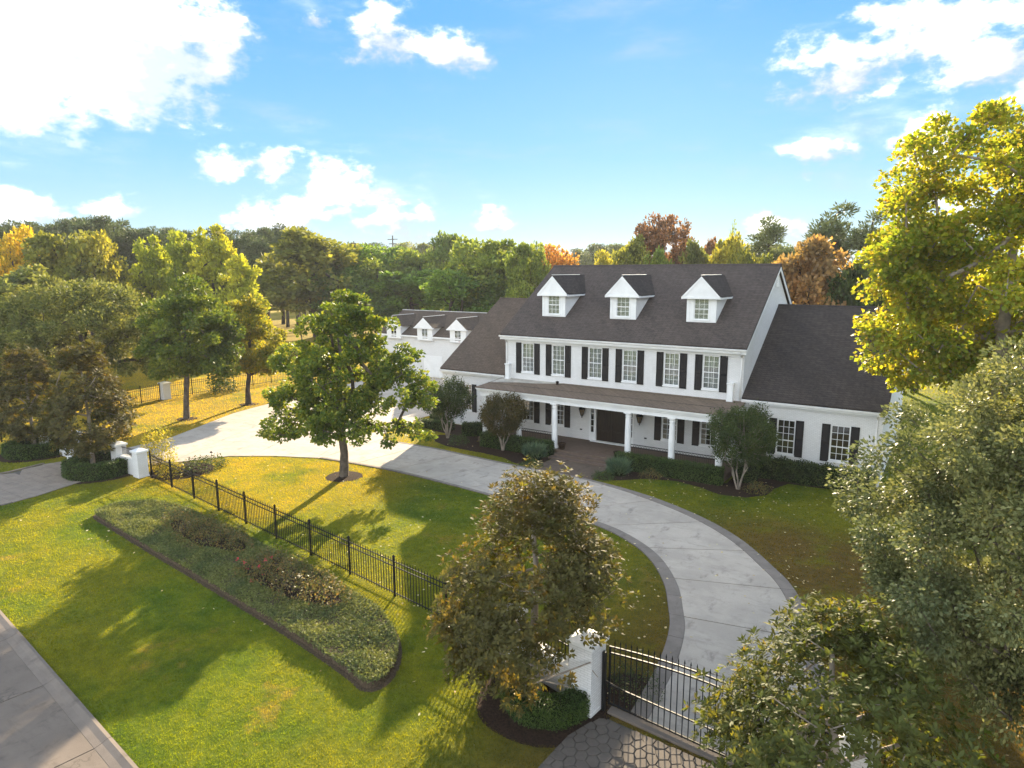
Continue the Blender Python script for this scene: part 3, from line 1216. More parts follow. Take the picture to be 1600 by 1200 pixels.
RY, RZ, EY, EZ = 7.85, 12.94, -.43, 7.76
SL = (RZ - EZ) / (RY - EY)
roof_plane(H, 'roof', [(-.26, EY, EZ), (18.20, EY, EZ), (18.20, RY, RZ), (-.26, RY, RZ)], M['shingle'])
roof_plane(H, 'roof', [(18.20, 2 * RY - EY, EZ), (-.26, 2 * RY - EY, EZ), (-.26, RY, RZ - .003), (18.20, RY, RZ - .003)], M['shingle'])
mb = MB()
for i in range(46):
    x0 = -.28 + i * .402
    mb.add([(x0, RY - .16, RZ - .06), (x0 + .40, RY - .16, RZ - .06), (x0 + .40, RY, RZ + .05), (x0, RY, RZ + .05), (x0 + .40, RY + .16, RZ - .06), (x0, RY + .16, RZ - .06)],
           [(0, 1, 2, 3), (3, 2, 4, 5)])
put('ridge_cap', mb, M['shingle'], H)
# rake boards, fascia, soffit, gutter, downspouts
for xx in (18.17, -.23):
    mb = MB()
    beam(mb, (xx, EY + .02, EZ - .15), (xx, RY, RZ - .155), .05, .26)
    beam(mb, (xx, 2 * RY - EY - .02, EZ - .15), (xx, RY, RZ - .158), .05, .26)
    put('rake_board', mb, M['trim'], H)
put('soffit', MB().box(-.2, 18.14, EY + .06, -.003, 7.36, 7.42), M['trim'], H)
put('frieze_board', MB().box(.003, 17.997, -.05, -.004, 7.10 + .06, 7.358), M['trim'], H)
gut = MB()
prof = [(0, 0), (-.02, .13), (-.13, .13), (-.13, .10), (-.11, .02), (-.06, 0)]
a = [(-.30, EY + .02 + p[0], EZ - .22 + p[1]) for p in prof]
b = [(18.24, EY + .02 + p[0], EZ - .22 + p[1]) for p in prof]
gut.add(a + b, [(i, (i + 1) % 6, 6 + (i + 1) % 6, 6 + i) for i in range(6)] + [(5, 4, 3, 2, 1, 0), (6, 7, 8, 9, 10, 11)])
put('gutter', gut, M['gutter'], H)
put('fascia', MB().box(-.24, 18.18, EY + .022, EY + .062, EZ - .34, EZ - .10), M['trim'], H)
for xx in (17.86, .14):
    d = MB()
    d.tube((xx, EY - .02, EZ - .22), (xx, -.08, EZ - .62), .045, n=6)
    d.tube((xx, -.08, EZ - .62), (xx, -.08, 4.42), .045, n=6)
    put('downspout', d, M['gutter'], H)
# gable louvre at the right gable peak
mb = MB()
mb.add([(18.02, RY - .55, 11.35), (18.02, RY + .55, 11.35), (18.02, RY, 12.1), (18.06, RY - .55, 11.35), (18.06, RY + .55, 11.35), (18.06, RY, 12.1)],
       [(3, 4, 5), (0, 1, 4, 3), (1, 2, 5, 4), (2, 0, 3, 5)])
for k in range(5):
    zz = 11.4 + k * .12
    hw = .5 * (12.1 - zz) / .75
    mb.box(18.06, 18.09, RY - hw, RY + hw, zz, zz + .05)
put('gable_vent', mb, M['blind'], H)

for x in WX2:
    window(H, x, 4.93, 7.12, 1.04, 0, 3, (3, 3), 'blind')
    for s in (-1, 1):
        shutter(H, x + s * (.52 + .05 + .24), 4.80, 7.16, .48, 0)
for x in WX1:
    window(H, x, 1.15, 3.35, 1.04, 0, 3, (3, 3), 'curtain')
    for s in (-1, 1):
        shutter(H, x + s * (.52 + .05 + .24), 1.05, 3.38, .48, 0, 'shutter_brown')

# front door with side lights
dc = put('door_surround', MB().box(7.28, 7.36, -.04, .12, FL, 3.30).box(7.66, 7.84, -.05, .12, FL, 3.30).box(10.16, 10.34, -.05, .12, FL, 3.30).box(10.64, 10.72, -.04, .12, FL, 3.30)
         .box(7.36, 7.66, -.03, .11, FL, .95).box(10.34, 10.64, -.03, .11, FL, .95).box(7.2, 10.8, -.07, -.045, 3.22, 3.42), M['trim'], H)
for (a, b) in ((7.36, 7.66), (10.34, 10.64)):
    mb = MB()
    zs_ = [.95 + 2.35 * j / 5 for j in range(6)]
    mb.add([(x_, y_, z_) for y_ in (.02, .06) for z_ in zs_ for x_ in (a, a + .03, b - .03, b)],
           [(k * 24 + 4 * j + c, k * 24 + 4 * j + c + 1, k * 24 + 4 * j + c + 5, k * 24 + 4 * j + c + 4) for k in (0, 1) for j in range(5) for c in (0, 2)])
    for j in range(6):
        mb.box(a, b, .02 + .001, .06 - .001, zs_[j] - .02, zs_[j] + .02)
    sl_ = put('side_light', mb, M['trim'], H)
    put('pane', MB().box(a, b, .064, .07, .95, 3.30), M['glass'], sl_)
    put('backing', MB().quad((a, .5, .4), (b, .5, .4), (b, .5, 3.3), (a, .5, 3.3)), M['room'], sl_)
for s in (-1, 1):
    x0, x1 = (7.85, 8.995) if s < 0 else (9.005, 10.15)
    mb = MB().box(x0, x1, .06, .11, FL + .05, 3.25)
    for (za, zb) in ((FL + .22, 1.2), (1.35, 3.05)):
        mb.box(x0 + .16, x1 - .16, .045, .06, za, zb)
        mb.box(x0 + .24, x1 - .24, .035, .045, za + .08, zb - .08)
    dr = put('door', mb, M['door'], H)
    kx = 8.90 if s < 0 else 9.10
    put('handle', MB().tube((kx, .0, 1.35), (kx, .0, 1.62), .016, n=6).tube((kx, .0, 1.62), (kx, .06, 1.62), .012, n=6).tube((kx, .0, 1.35), (kx, .06, 1.35), .012, n=6), M['iron'], dr)
put('threshold', MB().box(7.5, 10.5, -.32, .04, FL + .002, FL + .06), M['trim'], H)

# porch: brick floor, steps, six columns, entablature, low roof, iron railings
put('porch_floor', MB().box(-.1, 18.1, -3.62, -.003, 0, FL), M['brick_step'], H)
put('step', MB().box(6.75, 11.25, -4.22, -3.623, 0, .235), M['brick_step'], H)
put('step', MB().box(6.6, 11.4, -4.74, -4.223, 0, .12), M['brick_step'], H)
CX = [.29, 3.26, 6.22, 11.70, 14.65, 17.62]
mb = MB().lathe((0, 0, 0), [(.27, 0), (.27, .10), (.24, .12), (.25, .17), (.215, .22), (.205, .26), (.21, 1.2), (.205, 1.9), (.185, 2.72), (.175, 2.84), (.20, 2.87), (.20, 2.91), (.18, 2.93), (.18, 2.99), (.235, 3.04), (.235, 3.09)], 24)
mb.box(-.25, .25, -.25, .25, 3.092, 3.15)
col_me = mb.mesh('column')
col_me.materials.append(M['trim'])
for x in CX:
    put('column', col_me, None, H, at=(x, -3.2, FL))
put('porch_beam', MB().box(.0, 18.0, -3.42, -2.98, 3.502, 3.86).box(.0, .44, -2.979, -.004, 3.502, 3.86).box(17.56, 18.0, -2.979, -.004, 3.502, 3.86), M['trim'], H)
put('porch_ceiling', MB().box(.445, 17.555, -2.975, -.004, 3.56, 3.60), M['ceiling'], H)
put('cornice', MB().box(-.10, 18.10, -3.52, -3.424, 3.80, 3.92).box(-.22, 18.22, -3.63, -.006, 3.925, 4.06).box(-.25, 18.25, -3.68, -3.633, 4.0, 4.09), M['trim'], H)
roof_plane(H, 'porch_roof', [(-.28, -3.70, 4.11), (18.28, -3.70, 4.11), (18.28, -.004, 4.34), (-.28, -.004, 4.34)], M['porch_roof'], .045)
_pz = lambda y: 4.11 + (y + 3.70) * .23 / 3.696 + .004
put('worn_roof_patch', MB().poly([(x, y, _pz(y)) for x, y in ((-.2, -1.9), (.6, -1.55), (1.6, -1.2), (3.1, -.95), (4.4, -.5), (5.2, -.02), (-.2, -.02))]), M['metal'], H)  # thin sheet added for the lighter dusty, worn area of the porch roof
put('roof_vent', MB().lathe((4.9, -.55, 4.30), [(.10, 0), (.10, .16), (.13, .17), (.13, .22), (.05, .27)], 10), M['shutter'], H)
for xx in (.36, 17.30):
    mb = MB().box(xx - .17, xx + .17, -.38, -.006, 4.30, 5.42).box(xx - .21, xx + .21, -.42, -.006, 5.423, 5.50).box(xx - .20, xx + .20, -.41, -.006, 4.30, 4.42)
    mb.box(xx - .11, xx + .11, -.392, -.381, 4.55, 5.28)
    put('newel_block', mb, M['trim'], H)


def railing(x0, x1):
    mb = MB()
    y = -3.2
    for zz in (1.40, 1.20, .47):
        mb.box(x0, x1, y - .018, y + .018, zz - .016, zz + .016)
    n = int((x1 - x0) / .13)
    for i in range(1, n):
        xx = x0 + (x1 - x0) * i / n
        mb.box(xx - .008, xx + .008, y - .008, y + .008, .486, 1.184)
    m_ = int((x1 - x0) / .18)
    for i in range(m_):
        cx = x0 + (x1 - x0) * (i + .5) / m_
        ring = []
        for k in range(8):
            t = 2 * math.pi * k / 8
            ring.append((cx + .075 * math.cos(t), y, 1.30 + .075 * math.sin(t)))
        for k in range(8):
            mb.tube(ring[k], ring[(k + 1) % 8], .011, n=4, cap=False)
    put('railing', mb, M['iron'], H)


for i in (0, 1, 3, 4):
    railing(CX[i] + .2, CX[i + 1] - .2)


def lantern(x, z):
    r = MB()
    r.tube((x, -.01, z + .42), (x, -.30, z + .52), .02, n=6)
    r.tube((x, -.30, z + .52), (x, -.30, z + .40), .02, n=6)
    r.lathe((x, -.30, z), [(.02, -.42), (.045, -.36), (.02, -.30), (.07, -.27), (.11, -.25)], 8)
    for k in range(6):
        t = 2 * math.pi * k / 6
        r.tube((x + .10 * math.cos(t), -.30 + .10 * math.sin(t), z - .25), (x + .235 * math.cos(t), -.30 + .235 * math.sin(t), z + .22), .017, n=4)
    r.lathe((x, -.30, z), [(.26, .22), (.27, .25), (.20, .33), (.10, .38), (.04, .44), (.015, .5)], 6)
    o = put('lantern', r, M['iron'], H)
    put('lantern_glass', MB().lathe((x, -.30, z), [(.085, -.24), (.215, .215)], 6), M['lamp_glass'], o)


lantern(6.82, 2.42)
lantern(11.26, 2.42)
for xx in (6.62, 11.62):
    put('wall_vent', MB().box(xx - .09, xx + .09, -.03, -.002, 1.02, 1.11), M['iron'], H)
# planters each side of the steps
for xx in (6.9, 11.05):
    pl = put('planter', MB().lathe((xx, -3.35, FL), [(.16, 0), (.18, .03), (.24, .38), (.27, .40), (.27, .45), (.22, .45), (.20, .38)], 14), M['mulch'], H)


# dormers
def dormer(cx, win_kind):
    F, zb, ze, za = 1.70, EZ + SL * (1.70 - EY), 10.79, 12.20
    hw, ro = 1.0, 1.30
    yb = (ze - EZ) / SL + EY
    mb = wall_front(MB(), cx - hw, cx + hw, zb - .10, ze, F, [(cx - .50, cx + .50, 9.32, 10.62)], .12)
    for s in (-1, 1):
        x = cx + s * hw
        tri = [(x, F, zb - .1), (x, yb + .2, ze), (x, F, ze)]
        mb.poly(tri if s > 0 else tri[::-1])
    d = put('dormer', mb, M['trim'], H)
    for s in (-1, 1):
        e0 = (cx + s * ro, F - .28, ze)
        e1 = (cx + s * ro, yb + .02, ze)
        r1 = (cx, (za - EZ) / SL + EY, za)
        r0 = (cx, F - .28, za)
        a, b, c = [np.array(q) for q in (e0, e1, r1)]
        n = np.cross(b - a, c - a)
        n /= np.linalg.norm(n)
        if n[2] < 0:
            n = -n
        put('dormer_roof', MB().slab([e0, e1, r1, r0], n, .06), M['shingle_dark'], d)
        # white eave board along the side
        put('eave_board', MB().box(min(cx + s * ro - .02, cx + s * ro + .02), max(cx + s * ro - .02, cx + s * ro + .02), F - .27, yb - .06, ze - .17, ze - .055), M['trim'], d)
    # pediment with raked trim
    g = MB()
    g.add([(cx - ro, F - .26, ze - .02), (cx + ro, F - .26, ze - .02), (cx, F - .26, za - .09)], [(0, 1, 2)])
    for s in (-1, 1):
        g.add([(cx + s * ro, F - .30, ze - .01), (cx, F - .30, za - .07), (cx, F - .30, za - .22), (cx + s * (ro - .2), F - .30, ze - .01),
               (cx + s * ro, F - .262, ze - .01), (cx, F - .262, za - .07), (cx, F - .262, za - .22), (cx + s * (ro - .2), F - .262, ze - .01)],
              [(0, 1, 2, 3), (0, 4, 5, 1), (3, 2, 6, 7)])
    g.box(cx - ro, cx + ro, F - .31, F - .004, ze - .14, ze - .02)
    put('pediment', g, M['trim'], d)
    rc = MB()
    rc.box(cx - .05, cx + .05, F - .27, (za - EZ) / SL + EY - .9, za - .004, za + .035)
    put('ridge_cap', rc, M['gutter'], d)
    for s in (-1, 1):
        put('corner_board', MB().box(min(cx + s * hw, cx + s * (hw - .2)), max(cx + s * hw, cx + s * (hw - .2)), F - .03, F - .003, zb + .02, ze - .145), M['trim'], d)
    a, b, z0, z1 = cx - .50, cx + .50, 9.32, 10.62
    w = MB()
    w.box(a - .08, a, F - .02, F + .05, z0 - .06, z1 + .06).box(b, b + .08, F - .02, F + .05, z0 - .06, z1 + .06)
    w.box(a, b, F - .02, F + .05, z1, z1 + .06).box(a - .1, b + .1, F - .06, F + .05, z0 - .12, z0 - .062)
    zm = (z0 + z1) / 2
    w.box(a, b, F + .01, F + .05, zm - .03, zm + .03)
    w.box(a, a + .05, F + .012, F + .05, z0, z1).box(b - .05, b, F + .012, F + .05, z0, z1)
    for i in (1, 2):
        xx = a + (b - a) * i / 3
        w.box(xx - .013, xx + .013, F + .02, F + .045, z0, z1)
    for zz in ((z0 + zm) / 2, (z1 + zm) / 2):
        w.box(a, b, F + .022, F + .043, zz - .013, zz + .013)
    sw = MB()
    n = 15
    for i in range(n):
        zz = z0 + (z1 - z0) * i / n
        sw.quad((a, F + .09, zz), (b, F + .09, zz), (b, F + .12, zz + .055), (a, F + .12, zz + .055))
    put('window', w, M['trim'], d)
    put('pane', MB().box(a, b, F + .046, F + .049, z0, z1), M['glass'], d)
    put('blind', sw, M['blind'], d)
    put('backing', MB().quad((a - .1, F + .3, z0 - .1), (b + .1, F + .3, z0 - .1), (b + .1, F + .3, z1 + .1), (a - .1, F + .3, z1 + .1)), M['room'], d)
    return d


for i, cx in enumerate((3.27, 8.95, 14.60)):
    dormer(cx, i)

# ------------------------------------------------------------------ wings (parts of the house)
WEY, WEZ, WRY, WRZ = -.20, 4.62, 8.70, 10.05
for (x0, x1, wins, mt) in ((18.0, 25.9, (20.71, 23.74), 'shingle_dark'), (-6.3, 0.0, (-3.9,), 'shingle_left')):
    hs = [(x - .52, x + .52, 1.30, 3.47) for x in wins]
    gx0, gx1 = (x0 + .003, x1) if x0 > 0 else (x0, x1 - .003)
    put('wing_wall', wall_front(MB(), gx0, gx1, 0, 4.50, .05, hs), M['wall'], H)
    ex = x1 if x0 > 0 else x0
    g = [(ex, .05, 0), (ex, 17.4, 0), (ex, 17.4, 4.45), (ex, WRY, 9.8), (ex, .05, 4.45)]
    put('wing_gable_wall', MB().poly(g if x0 > 0 else g[::-1]), M['wall'], H)
    rx0, rx1 = (x0 + .004, x1 + .2) if x0 > 0 else (x0 - .15, x1 - .004)
    roof_plane(H, 'wing_roof', [(rx0, WEY, WEZ), (rx1, WEY, WEZ), (rx1, WRY, WRZ), (rx0, WRY, WRZ)], M[mt])
    roof_plane(H, 'wing_roof', [(rx1, 2 * WRY - WEY, WEZ), (rx0, 2 * WRY - WEY, WEZ), (rx0, WRY, WRZ - .003), (rx1, WRY, WRZ - .003)], M[mt])
    put('ridge_cap', MB().add([(rx0, WRY - .16, WRZ - .05), (rx1, WRY - .16, WRZ - .05), (rx1, WRY, WRZ + .05), (rx0, WRY, WRZ + .05), (rx1, WRY + .16, WRZ - .05), (rx0, WRY + .16, WRZ - .05)], [(0, 1, 2, 3), (3, 2, 4, 5)]), M[mt], H)
    put('fascia', MB().box(rx0, rx1, WEY + .02, WEY + .06, WEZ - .33, WEZ - .11), M['trim'], H)
    put('soffit', MB().box(rx0, rx1, WEY + .063, .046, 4.36, 4.42), M['trim'], H)
    put('frieze_board', MB().box(rx0, rx1, .0, .046, 4.16, 4.357), M['trim'], H)
    gm = MB().box(rx0, rx1, WEY - .09, WEY + .018, WEZ - .21, WEZ - .10)
    put('gutter', gm, M['gutter'], H)
    rb = MB()
    ex2 = rx1 - .03 if x0 > 0 else rx0 + .03
    beam(rb, (ex2, WEY + .02, WEZ - .15), (ex2, WRY, WRZ - .155), .05, .24)
    beam(rb, (ex2, 2 * WRY - WEY - .02, WEZ - .15), (ex2, WRY, WRZ - .158), .05, .24)
    put('rake_board', rb, M['trim'], H)
    for x in wins:
        window(H, x, 1.30, 3.47, 1.04, .05, 3, (3, 2), 'none')
        for s in (-1, 1):
            shutter(H, x + s * (.52 + .03 + .23), 1.22, 3.50, .46, .05)
    room(H, x0 + .15, x1 - .15, .05, .5, 4.3, 1.8)
for xx in (18.9, 25.6):
    put('downspout', MB().tube((xx, -.26, 4.42), (xx, -.01, 4.1), .04, n=6).tube((xx, -.01, 4.1), (xx, -.01, .1), .04, n=6), M['gutter'], H)

# ------------------------------------------------------------------ garage behind the house
G = thing('garage_building', (-21, 18, 0), 'white garage building with small gabled dormers, partly hidden behind the maple', 'garage')
GX = (-28.4, -23.45, -18.5)
gh = []
for x in GX:
    gh.append((x - .45, x + .45, 4.35, 5.75))
put('wall', wall_front(MB(), -31, -12, 0, 4.85, 18, []), M['wall'], G)
put('gable_wall', MB().poly([(-12, 18, 0), (-12, 27.2, 0), (-12, 27.2, 4.85), (-12, 22.6, 7.35), (-12, 18, 4.85)]), M['wall'], G)
put('gable_wall', MB().poly([(-31, 18, 0), (-31, 18, 4.85), (-31, 22.6, 7.35), (-31, 27.2, 4.85), (-31, 27.2, 0)]), M['wall'], G)
gs = (7.56 - 4.95) / 4.85
roof_plane(G, 'roof', [(-31.3, 17.75, 4.95), (-11.7, 17.75, 4.95), (-11.7, 22.6, 7.56), (-31.3, 22.6, 7.56)], M['shingle_left'], .1)
roof_plane(G, 'roof', [(-11.7, 27.45, 4.95), (-31.3, 27.45, 4.95), (-31.3, 22.6, 7.557), (-11.7, 22.6, 7.557)], M['shingle_left'], .1)
put('ridge_cap', MB().add([(-31.3, 22.45, 7.52), (-11.7, 22.45, 7.52), (-11.7, 22.6, 7.61), (-31.3, 22.6, 7.61), (-11.7, 22.75, 7.52), (-31.3, 22.75, 7.52)], [(0, 1, 2, 3), (3, 2, 4, 5)]), M['metal'], G)
put('fascia', MB().box(-31.3, -11.7, 17.70, 17.745, 4.70, 4.88), M['trim'], G)
for x in GX + (-13.6,):
    ze, za, hw, ro = 5.95, 7.18, 1.15, 1.5
    mb = wall_front(MB(), x - hw, x + hw, 4.4, ze, 17.68, [(x - .45, x + .45, 4.6, 5.8)], .1)
    for s in (-1, 1):
        q = [(x + s * hw, 17.68, 4.4), (x + s * hw, 20.0, 4.4), (x + s * hw, 20.0, ze), (x + s * hw, 17.68, ze)]
        mb.poly(q if s > 0 else q[::-1])
    d = put('dormer', mb, M['trim'], G)
    for s in (-1, 1):
        e0, e1 = (x + s * ro, 17.45, ze), (x + s * ro, (ze - 4.95) / gs + 17.75, ze)
        r1, r0 = (x, (za - 4.95) / gs + 17.75, za), (x, 17.45, za)
        n = np.cross(np.array(e1) - np.array(e0), np.array(r1) - np.array(e0))
        n = n / np.linalg.norm(n)
        n = -n if n[2] < 0 else n
        put('dormer_roof', MB().slab([e0, e1, r1, r0], n, .06), M['shingle_left'], d)
    put('pediment', MB().add([(x - ro, 17.46, ze - .03), (x + ro, 17.46, ze - .03), (x, 17.46, za - .08)], [(0, 1, 2)]).box(x - ro, x + ro, 17.43, 17.66, ze - .15, ze - .035), M['trim'], d)
    put('ridge_cap', MB().box(x - .05, x + .05, 17.46, (za - 4.95) / gs + 17.3, za, za + .04), M['gutter'], d)
    w = MB()
    for xx in (x - .45, x, x + .42):
        w.box(xx - .02, xx + .03, 17.69, 17.73, 4.6, 5.8)
    for zz in (4.6, 5.0, 5.4, 5.77):
        w.box(x - .45, x + .45, 17.692, 17.728, zz - .02, zz + .02)
    put('window', w, M['trim'], d)
    put('pane', MB().box(x - .45, x + .45, 17.735, 17.74, 4.6, 5.8), M['glass'], d)
    put('backing', MB().quad((x - .5, 17.95, 4.5), (x + .5, 17.95, 4.5), (x + .5, 17.95, 5.9), (x - .5, 17.95, 5.9)), M['blind'], d)
for x in (-27.5, -22.5, -17.0):
    gd = put('garage_door', MB().box(x - 1.4, x + 1.4, 17.95, 17.997, 0, 2.6), M['trim'], G)
    for k in range(4):
        for j in range(4):
            put('door_panel', MB().box(x - 1.32 + j * .67, x - .72 + j * .67, 17.925, 17.948, .1 + k * .63, .62 + k * .63), M['trim'], gd)

# ------------------------------------------------------------------ fences, gates, pillars
def iron_fence(name, label, pts, posts, spacing=.16, hgt=1.62, group=None, base=None):
    """posts: positions along the polyline pts (list of (x, y)); pickets and posts are parts of their own"""
    a, b = Vector((*pts[0], 0)), Vector((*pts[1], 0))
    d = b - a
    ln = d.length
    d.normalize()
    rz = math.atan2(d.y, d.x)
    root = thing(name, (a.x, a.y, 0), label, 'fence', group)
    root.rotation_euler.z = rz

    def loc(o, x, z=0):
        o.location = (x, 0, z)
        return o
    pm = MB().box(-.035, .035, -.035, .035, 0, hgt + .03).box(-.045, .045, -.045, .045, hgt + .033, hgt + .06).add(
        [(-.03, -.03, hgt + .062), (.03, -.03, hgt + .062), (.03, .03, hgt + .062), (-.03, .03, hgt + .062), (0, 0, hgt + .12)], [(0, 1, 4), (1, 2, 4), (2, 3, 4), (3, 0, 4)]).mesh('post')
    pm.materials.append(M['iron'])
    kz = hgt
    k = MB().box(-.011, .011, -.011, .011, .06, kz - .09).add(
        [(-.02, -.006, kz - .09), (.02, -.006, kz - .09), (.02, .006, kz - .09), (-.02, .006, kz - .09), (0, 0, kz + .02)], [(0, 1, 4), (1, 2, 4), (2, 3, 4), (3, 0, 4)]).mesh('picket')
    k.materials.append(M['iron'])
    for t in posts:
        o = bpy.data.objects.new('post', pm)
        link(o, root)
        loc(o, t)
    for i in range(len(posts) - 1):
        t0, t1 = posts[i], posts[i + 1]
        for zz in (hgt - .16, hgt - .36, .16):
            rm = MB().box(t0 + .036, t1 - .036, -.017, .017, zz - .017, zz + .017).mesh('rail')
            rm.materials.append(M['iron'])
            link(bpy.data.objects.new('rail', rm), root)
        n = max(2, int(round((t1 - t0) / spacing)))
        for j in range(1, n):
            o = bpy.data.objects.new('picket', k)
            link(o, root)
            loc(o, t0 + (t1 - t0) * j / n)
    return root


_x0 = -11.9
_fl = math.hypot(17.4 - _x0, FENCE_Y(17.4) - FENCE_Y(_x0))
iron_fence('iron_fence', 'black iron picket fence running along the front lawn behind the rose bed', [(_x0, FENCE_Y(_x0)), (17.4, FENCE_Y(17.4))],
           [0.15 + i * (_fl - .3) / 10 for i in range(11)])
iron_fence('iron_fence', 'black iron picket fence at the far left beyond the driveway, by the lone white pillar', [(-35.6, -13.5), (-36.3, -7.35)], [0, 2.05, 4.1, 6.1], .2)
iron_fence('iron_fence', 'black iron picket fence behind the two young trees, right of the lone pillar', [(-36.35, -6.4), (-35.2, 12.0)], [i * 2.3 for i in range(9)], .2)
iron_fence('iron_fence', 'black iron picket fence along the street at the left edge', [(-25.1, -22.45), (-40.0, -24.3)], [i * 2.48 for i in range(7)], .18)


def pillar(x, y, s, h, label, rot=0.0):
    r = thing('gate_pillar', (x, y, 0), label, 'pillar', 'white brick gate pillars')
    r.rotation_euler.z = rot
    a = s / 2
    sh = MB().box(-a, a, -a, a, 0, h - .16).box(-a - .02, a + .02, -a - .02, a + .02, 0, .12).mesh('shaft')
    sh.materials.append(M['wall'])
    link(bpy.data.objects.new('shaft', sh), r)
    c = a + .07
    cp = MB().box(-c, c, -c, c, h - .158, h - .06).add([(-c, -c, h - .06), (c, -c, h - .06), (c, c, h - .06), (-c, c, h - .06), (0, 0, h + .10)], [(0, 1, 4), (1, 2, 4), (2, 3, 4), (3, 0, 4)]).mesh('cap')
    cp.materials.append(M['trim'])
    link(bpy.data.objects.new('cap', cp), r)
    return r


pillar(20.80, -26.78, .76, 2.25, 'white brick pillar beside the front magnolia, right gate hinged on it', -.1)
pillar(17.72, -26.05, .6, 1.85, 'small white pillar at the fence end, hidden behind the front magnolia', -.1)
pillar(27.75, -27.3, .76, 2.25, 'white pillar at the right end of the near gate, behind a magnolia', -.1)
pillar(-20.35, -22.25, .72, 1.9, 'white gate pillar left of the far paved entrance, beside a round hedge')
pillar(-24.6, -22.25, .62, 1.75, 'outermost white pillar left of the far entrance, behind the magnolia trunk')
pillar(-14.95, -22.0, .66, 1.85, 'white pillar right of the far entrance, behind the magnolia trunk')
pillar(-12.55, -21.95, .62, 1.75, 'white pillar where the long front fence starts, beside a round hedge')
pillar(-36.3, -6.9, .75, 1.72, 'lone white pillar in the far fence beyond the orange lawn')


def low_wall(x0, x1, y0, y1, label, h=1.05):
    r = thing('entrance_wall', ((x0 + x1) / 2, (y0 + y1) / 2, 0), label, 'wall', 'low white entrance walls')
    L_ = math.hypot(x1 - x0, y1 - y0)
    r.rotation_euler.z = math.atan2(y1 - y0, x1 - x0)
    w = MB().box(-L_ / 2, L_ / 2, -.14, .14, 0, h).mesh('wall_body')
    w.materials.append(M['wall'])
    link(bpy.data.objects.new('wall_body', w), r)
    c = MB().box(-L_ / 2, L_ / 2, -.18, .18, h + .002, h + .07).mesh('coping')
    c.materials.append(M['trim'])
    link(bpy.data.objects.new('coping', c), r)
    g = MB()
    g.box(-L_ / 2, L_ / 2, -.015, .015, h + .55, h + .58)
    n = int(L_ / .14)
    for i in range(1, n):
        xx = -L_ / 2 + L_ * i / n
        g.box(xx - .01, xx + .01, -.01, .01, h + .072, h + .66)
    g = g.mesh('iron_insert')
    g.materials.append(M['iron'])
    link(bpy.data.objects.new('iron_insert', g), r)


low_wall(-24.28, -20.72, -22.25, -22.25, 'low white wall with iron insert left of the far entrance')
low_wall(-14.6, -12.92, -22.0, -21.95, 'low white wall with iron insert right of the far entrance')
low_wall(18.05, 20.4, -26.12, -26.7, 'low white wall behind the front magnolia')


def gate(name, label, a, b, h0, h1, leaves=1, spacing=.172):
    a, b = Vector(a), Vector(b)
    d = b - a
    ln = d.length
    r = thing(name, (a.x, a.y, 0), label, 'gate')
    r.rotation_euler.z = math.atan2(d.y, d.x)

    def top(t):
        return h0 + (h1 - h0) * math.sin(math.pi * t)
    for lf in range(leaves):
        s0, s1 = ln * lf / leaves + .06, ln * (lf + 1) / leaves - .06
        fm = MB()
        fm.box(s0, s0 + .05, -.025, .025, .10, top(s0 / ln))
        fm.box(s1 - .05, s1, -.025, .025, .10, top(s1 / ln))
        fm.box(s0 + .05, s1 - .05, -.02, .02, .12, .17)
        fm.box(s0 + .05, s1 - .05, -.02, .02, .70, .74)
        n = 14
        for k in range(n):
            u0, u1 = s0 + (s1 - s0) * k / n, s0 + (s1 - s0) * (k + 1) / n
            for dz in (0, -.19):
                fm.add([(u0, -.02, top(u0 / ln) + dz - .045), (u1, -.02, top(u1 / ln) + dz - .045), (u1, .02, top(u1 / ln) + dz - .045), (u0, .02, top(u0 / ln) + dz - .045),
                        (u0, -.02, top(u0 / ln) + dz), (u1, -.02, top(u1 / ln) + dz), (u1, .02, top(u1 / ln) + dz), (u0, .02, top(u0 / ln) + dz)],
                       [(0, 3, 2, 1), (4, 5, 6, 7), (0, 1, 5, 4), (2, 3, 7, 6)])
        fm = fm.mesh('gate_frame')
        fm.materials.append(M['iron'])
        fr = bpy.data.objects.new('gate_frame', fm)
        link(fr, r)
        n = int((s1 - s0) / spacing)
        for k in range(1, n):
            u = s0 + (s1 - s0) * k / n
            z1 = top(u / ln) + .10
            pk = MB().box(u - .011, u + .011, -.011, .011, .10, z1).add(
                [(u - .022, -.008, z1), (u + .022, -.008, z1), (u + .022, .008, z1), (u - .022, .008, z1), (u, 0, z1 + .12)], [(0, 1, 4), (1, 2, 4), (2, 3, 4), (3, 0, 4)]).mesh('picket')
            pk.materials.append(M['iron'])
            link(bpy.data.objects.new('picket', pk), r)
    return r


gate('iron_gate', 'black iron driveway gate with spear tips beside the front magnolia', (21.28, -26.45), (27.35, -27.05), 1.93, 2.2)
gate('iron_gate', 'black iron gate at the far paved entrance between white pillars', (-19.95, -22.1), (-15.3, -21.85), 1.5, 1.85)
_op = thing('gate_opener', (21.34, -26.62, 0), 'slim dark gate opener post between the pillar and the near gate', 'gate opener')
put('housing', MB().box(21.24, 21.34, -26.72, -26.62, .0, 1.85), M['iron'], _op)
put('arm', MB().tube((21.34, -26.66, .95), (21.9, -26.52, .72), .02, n=6), M['iron'], _op)

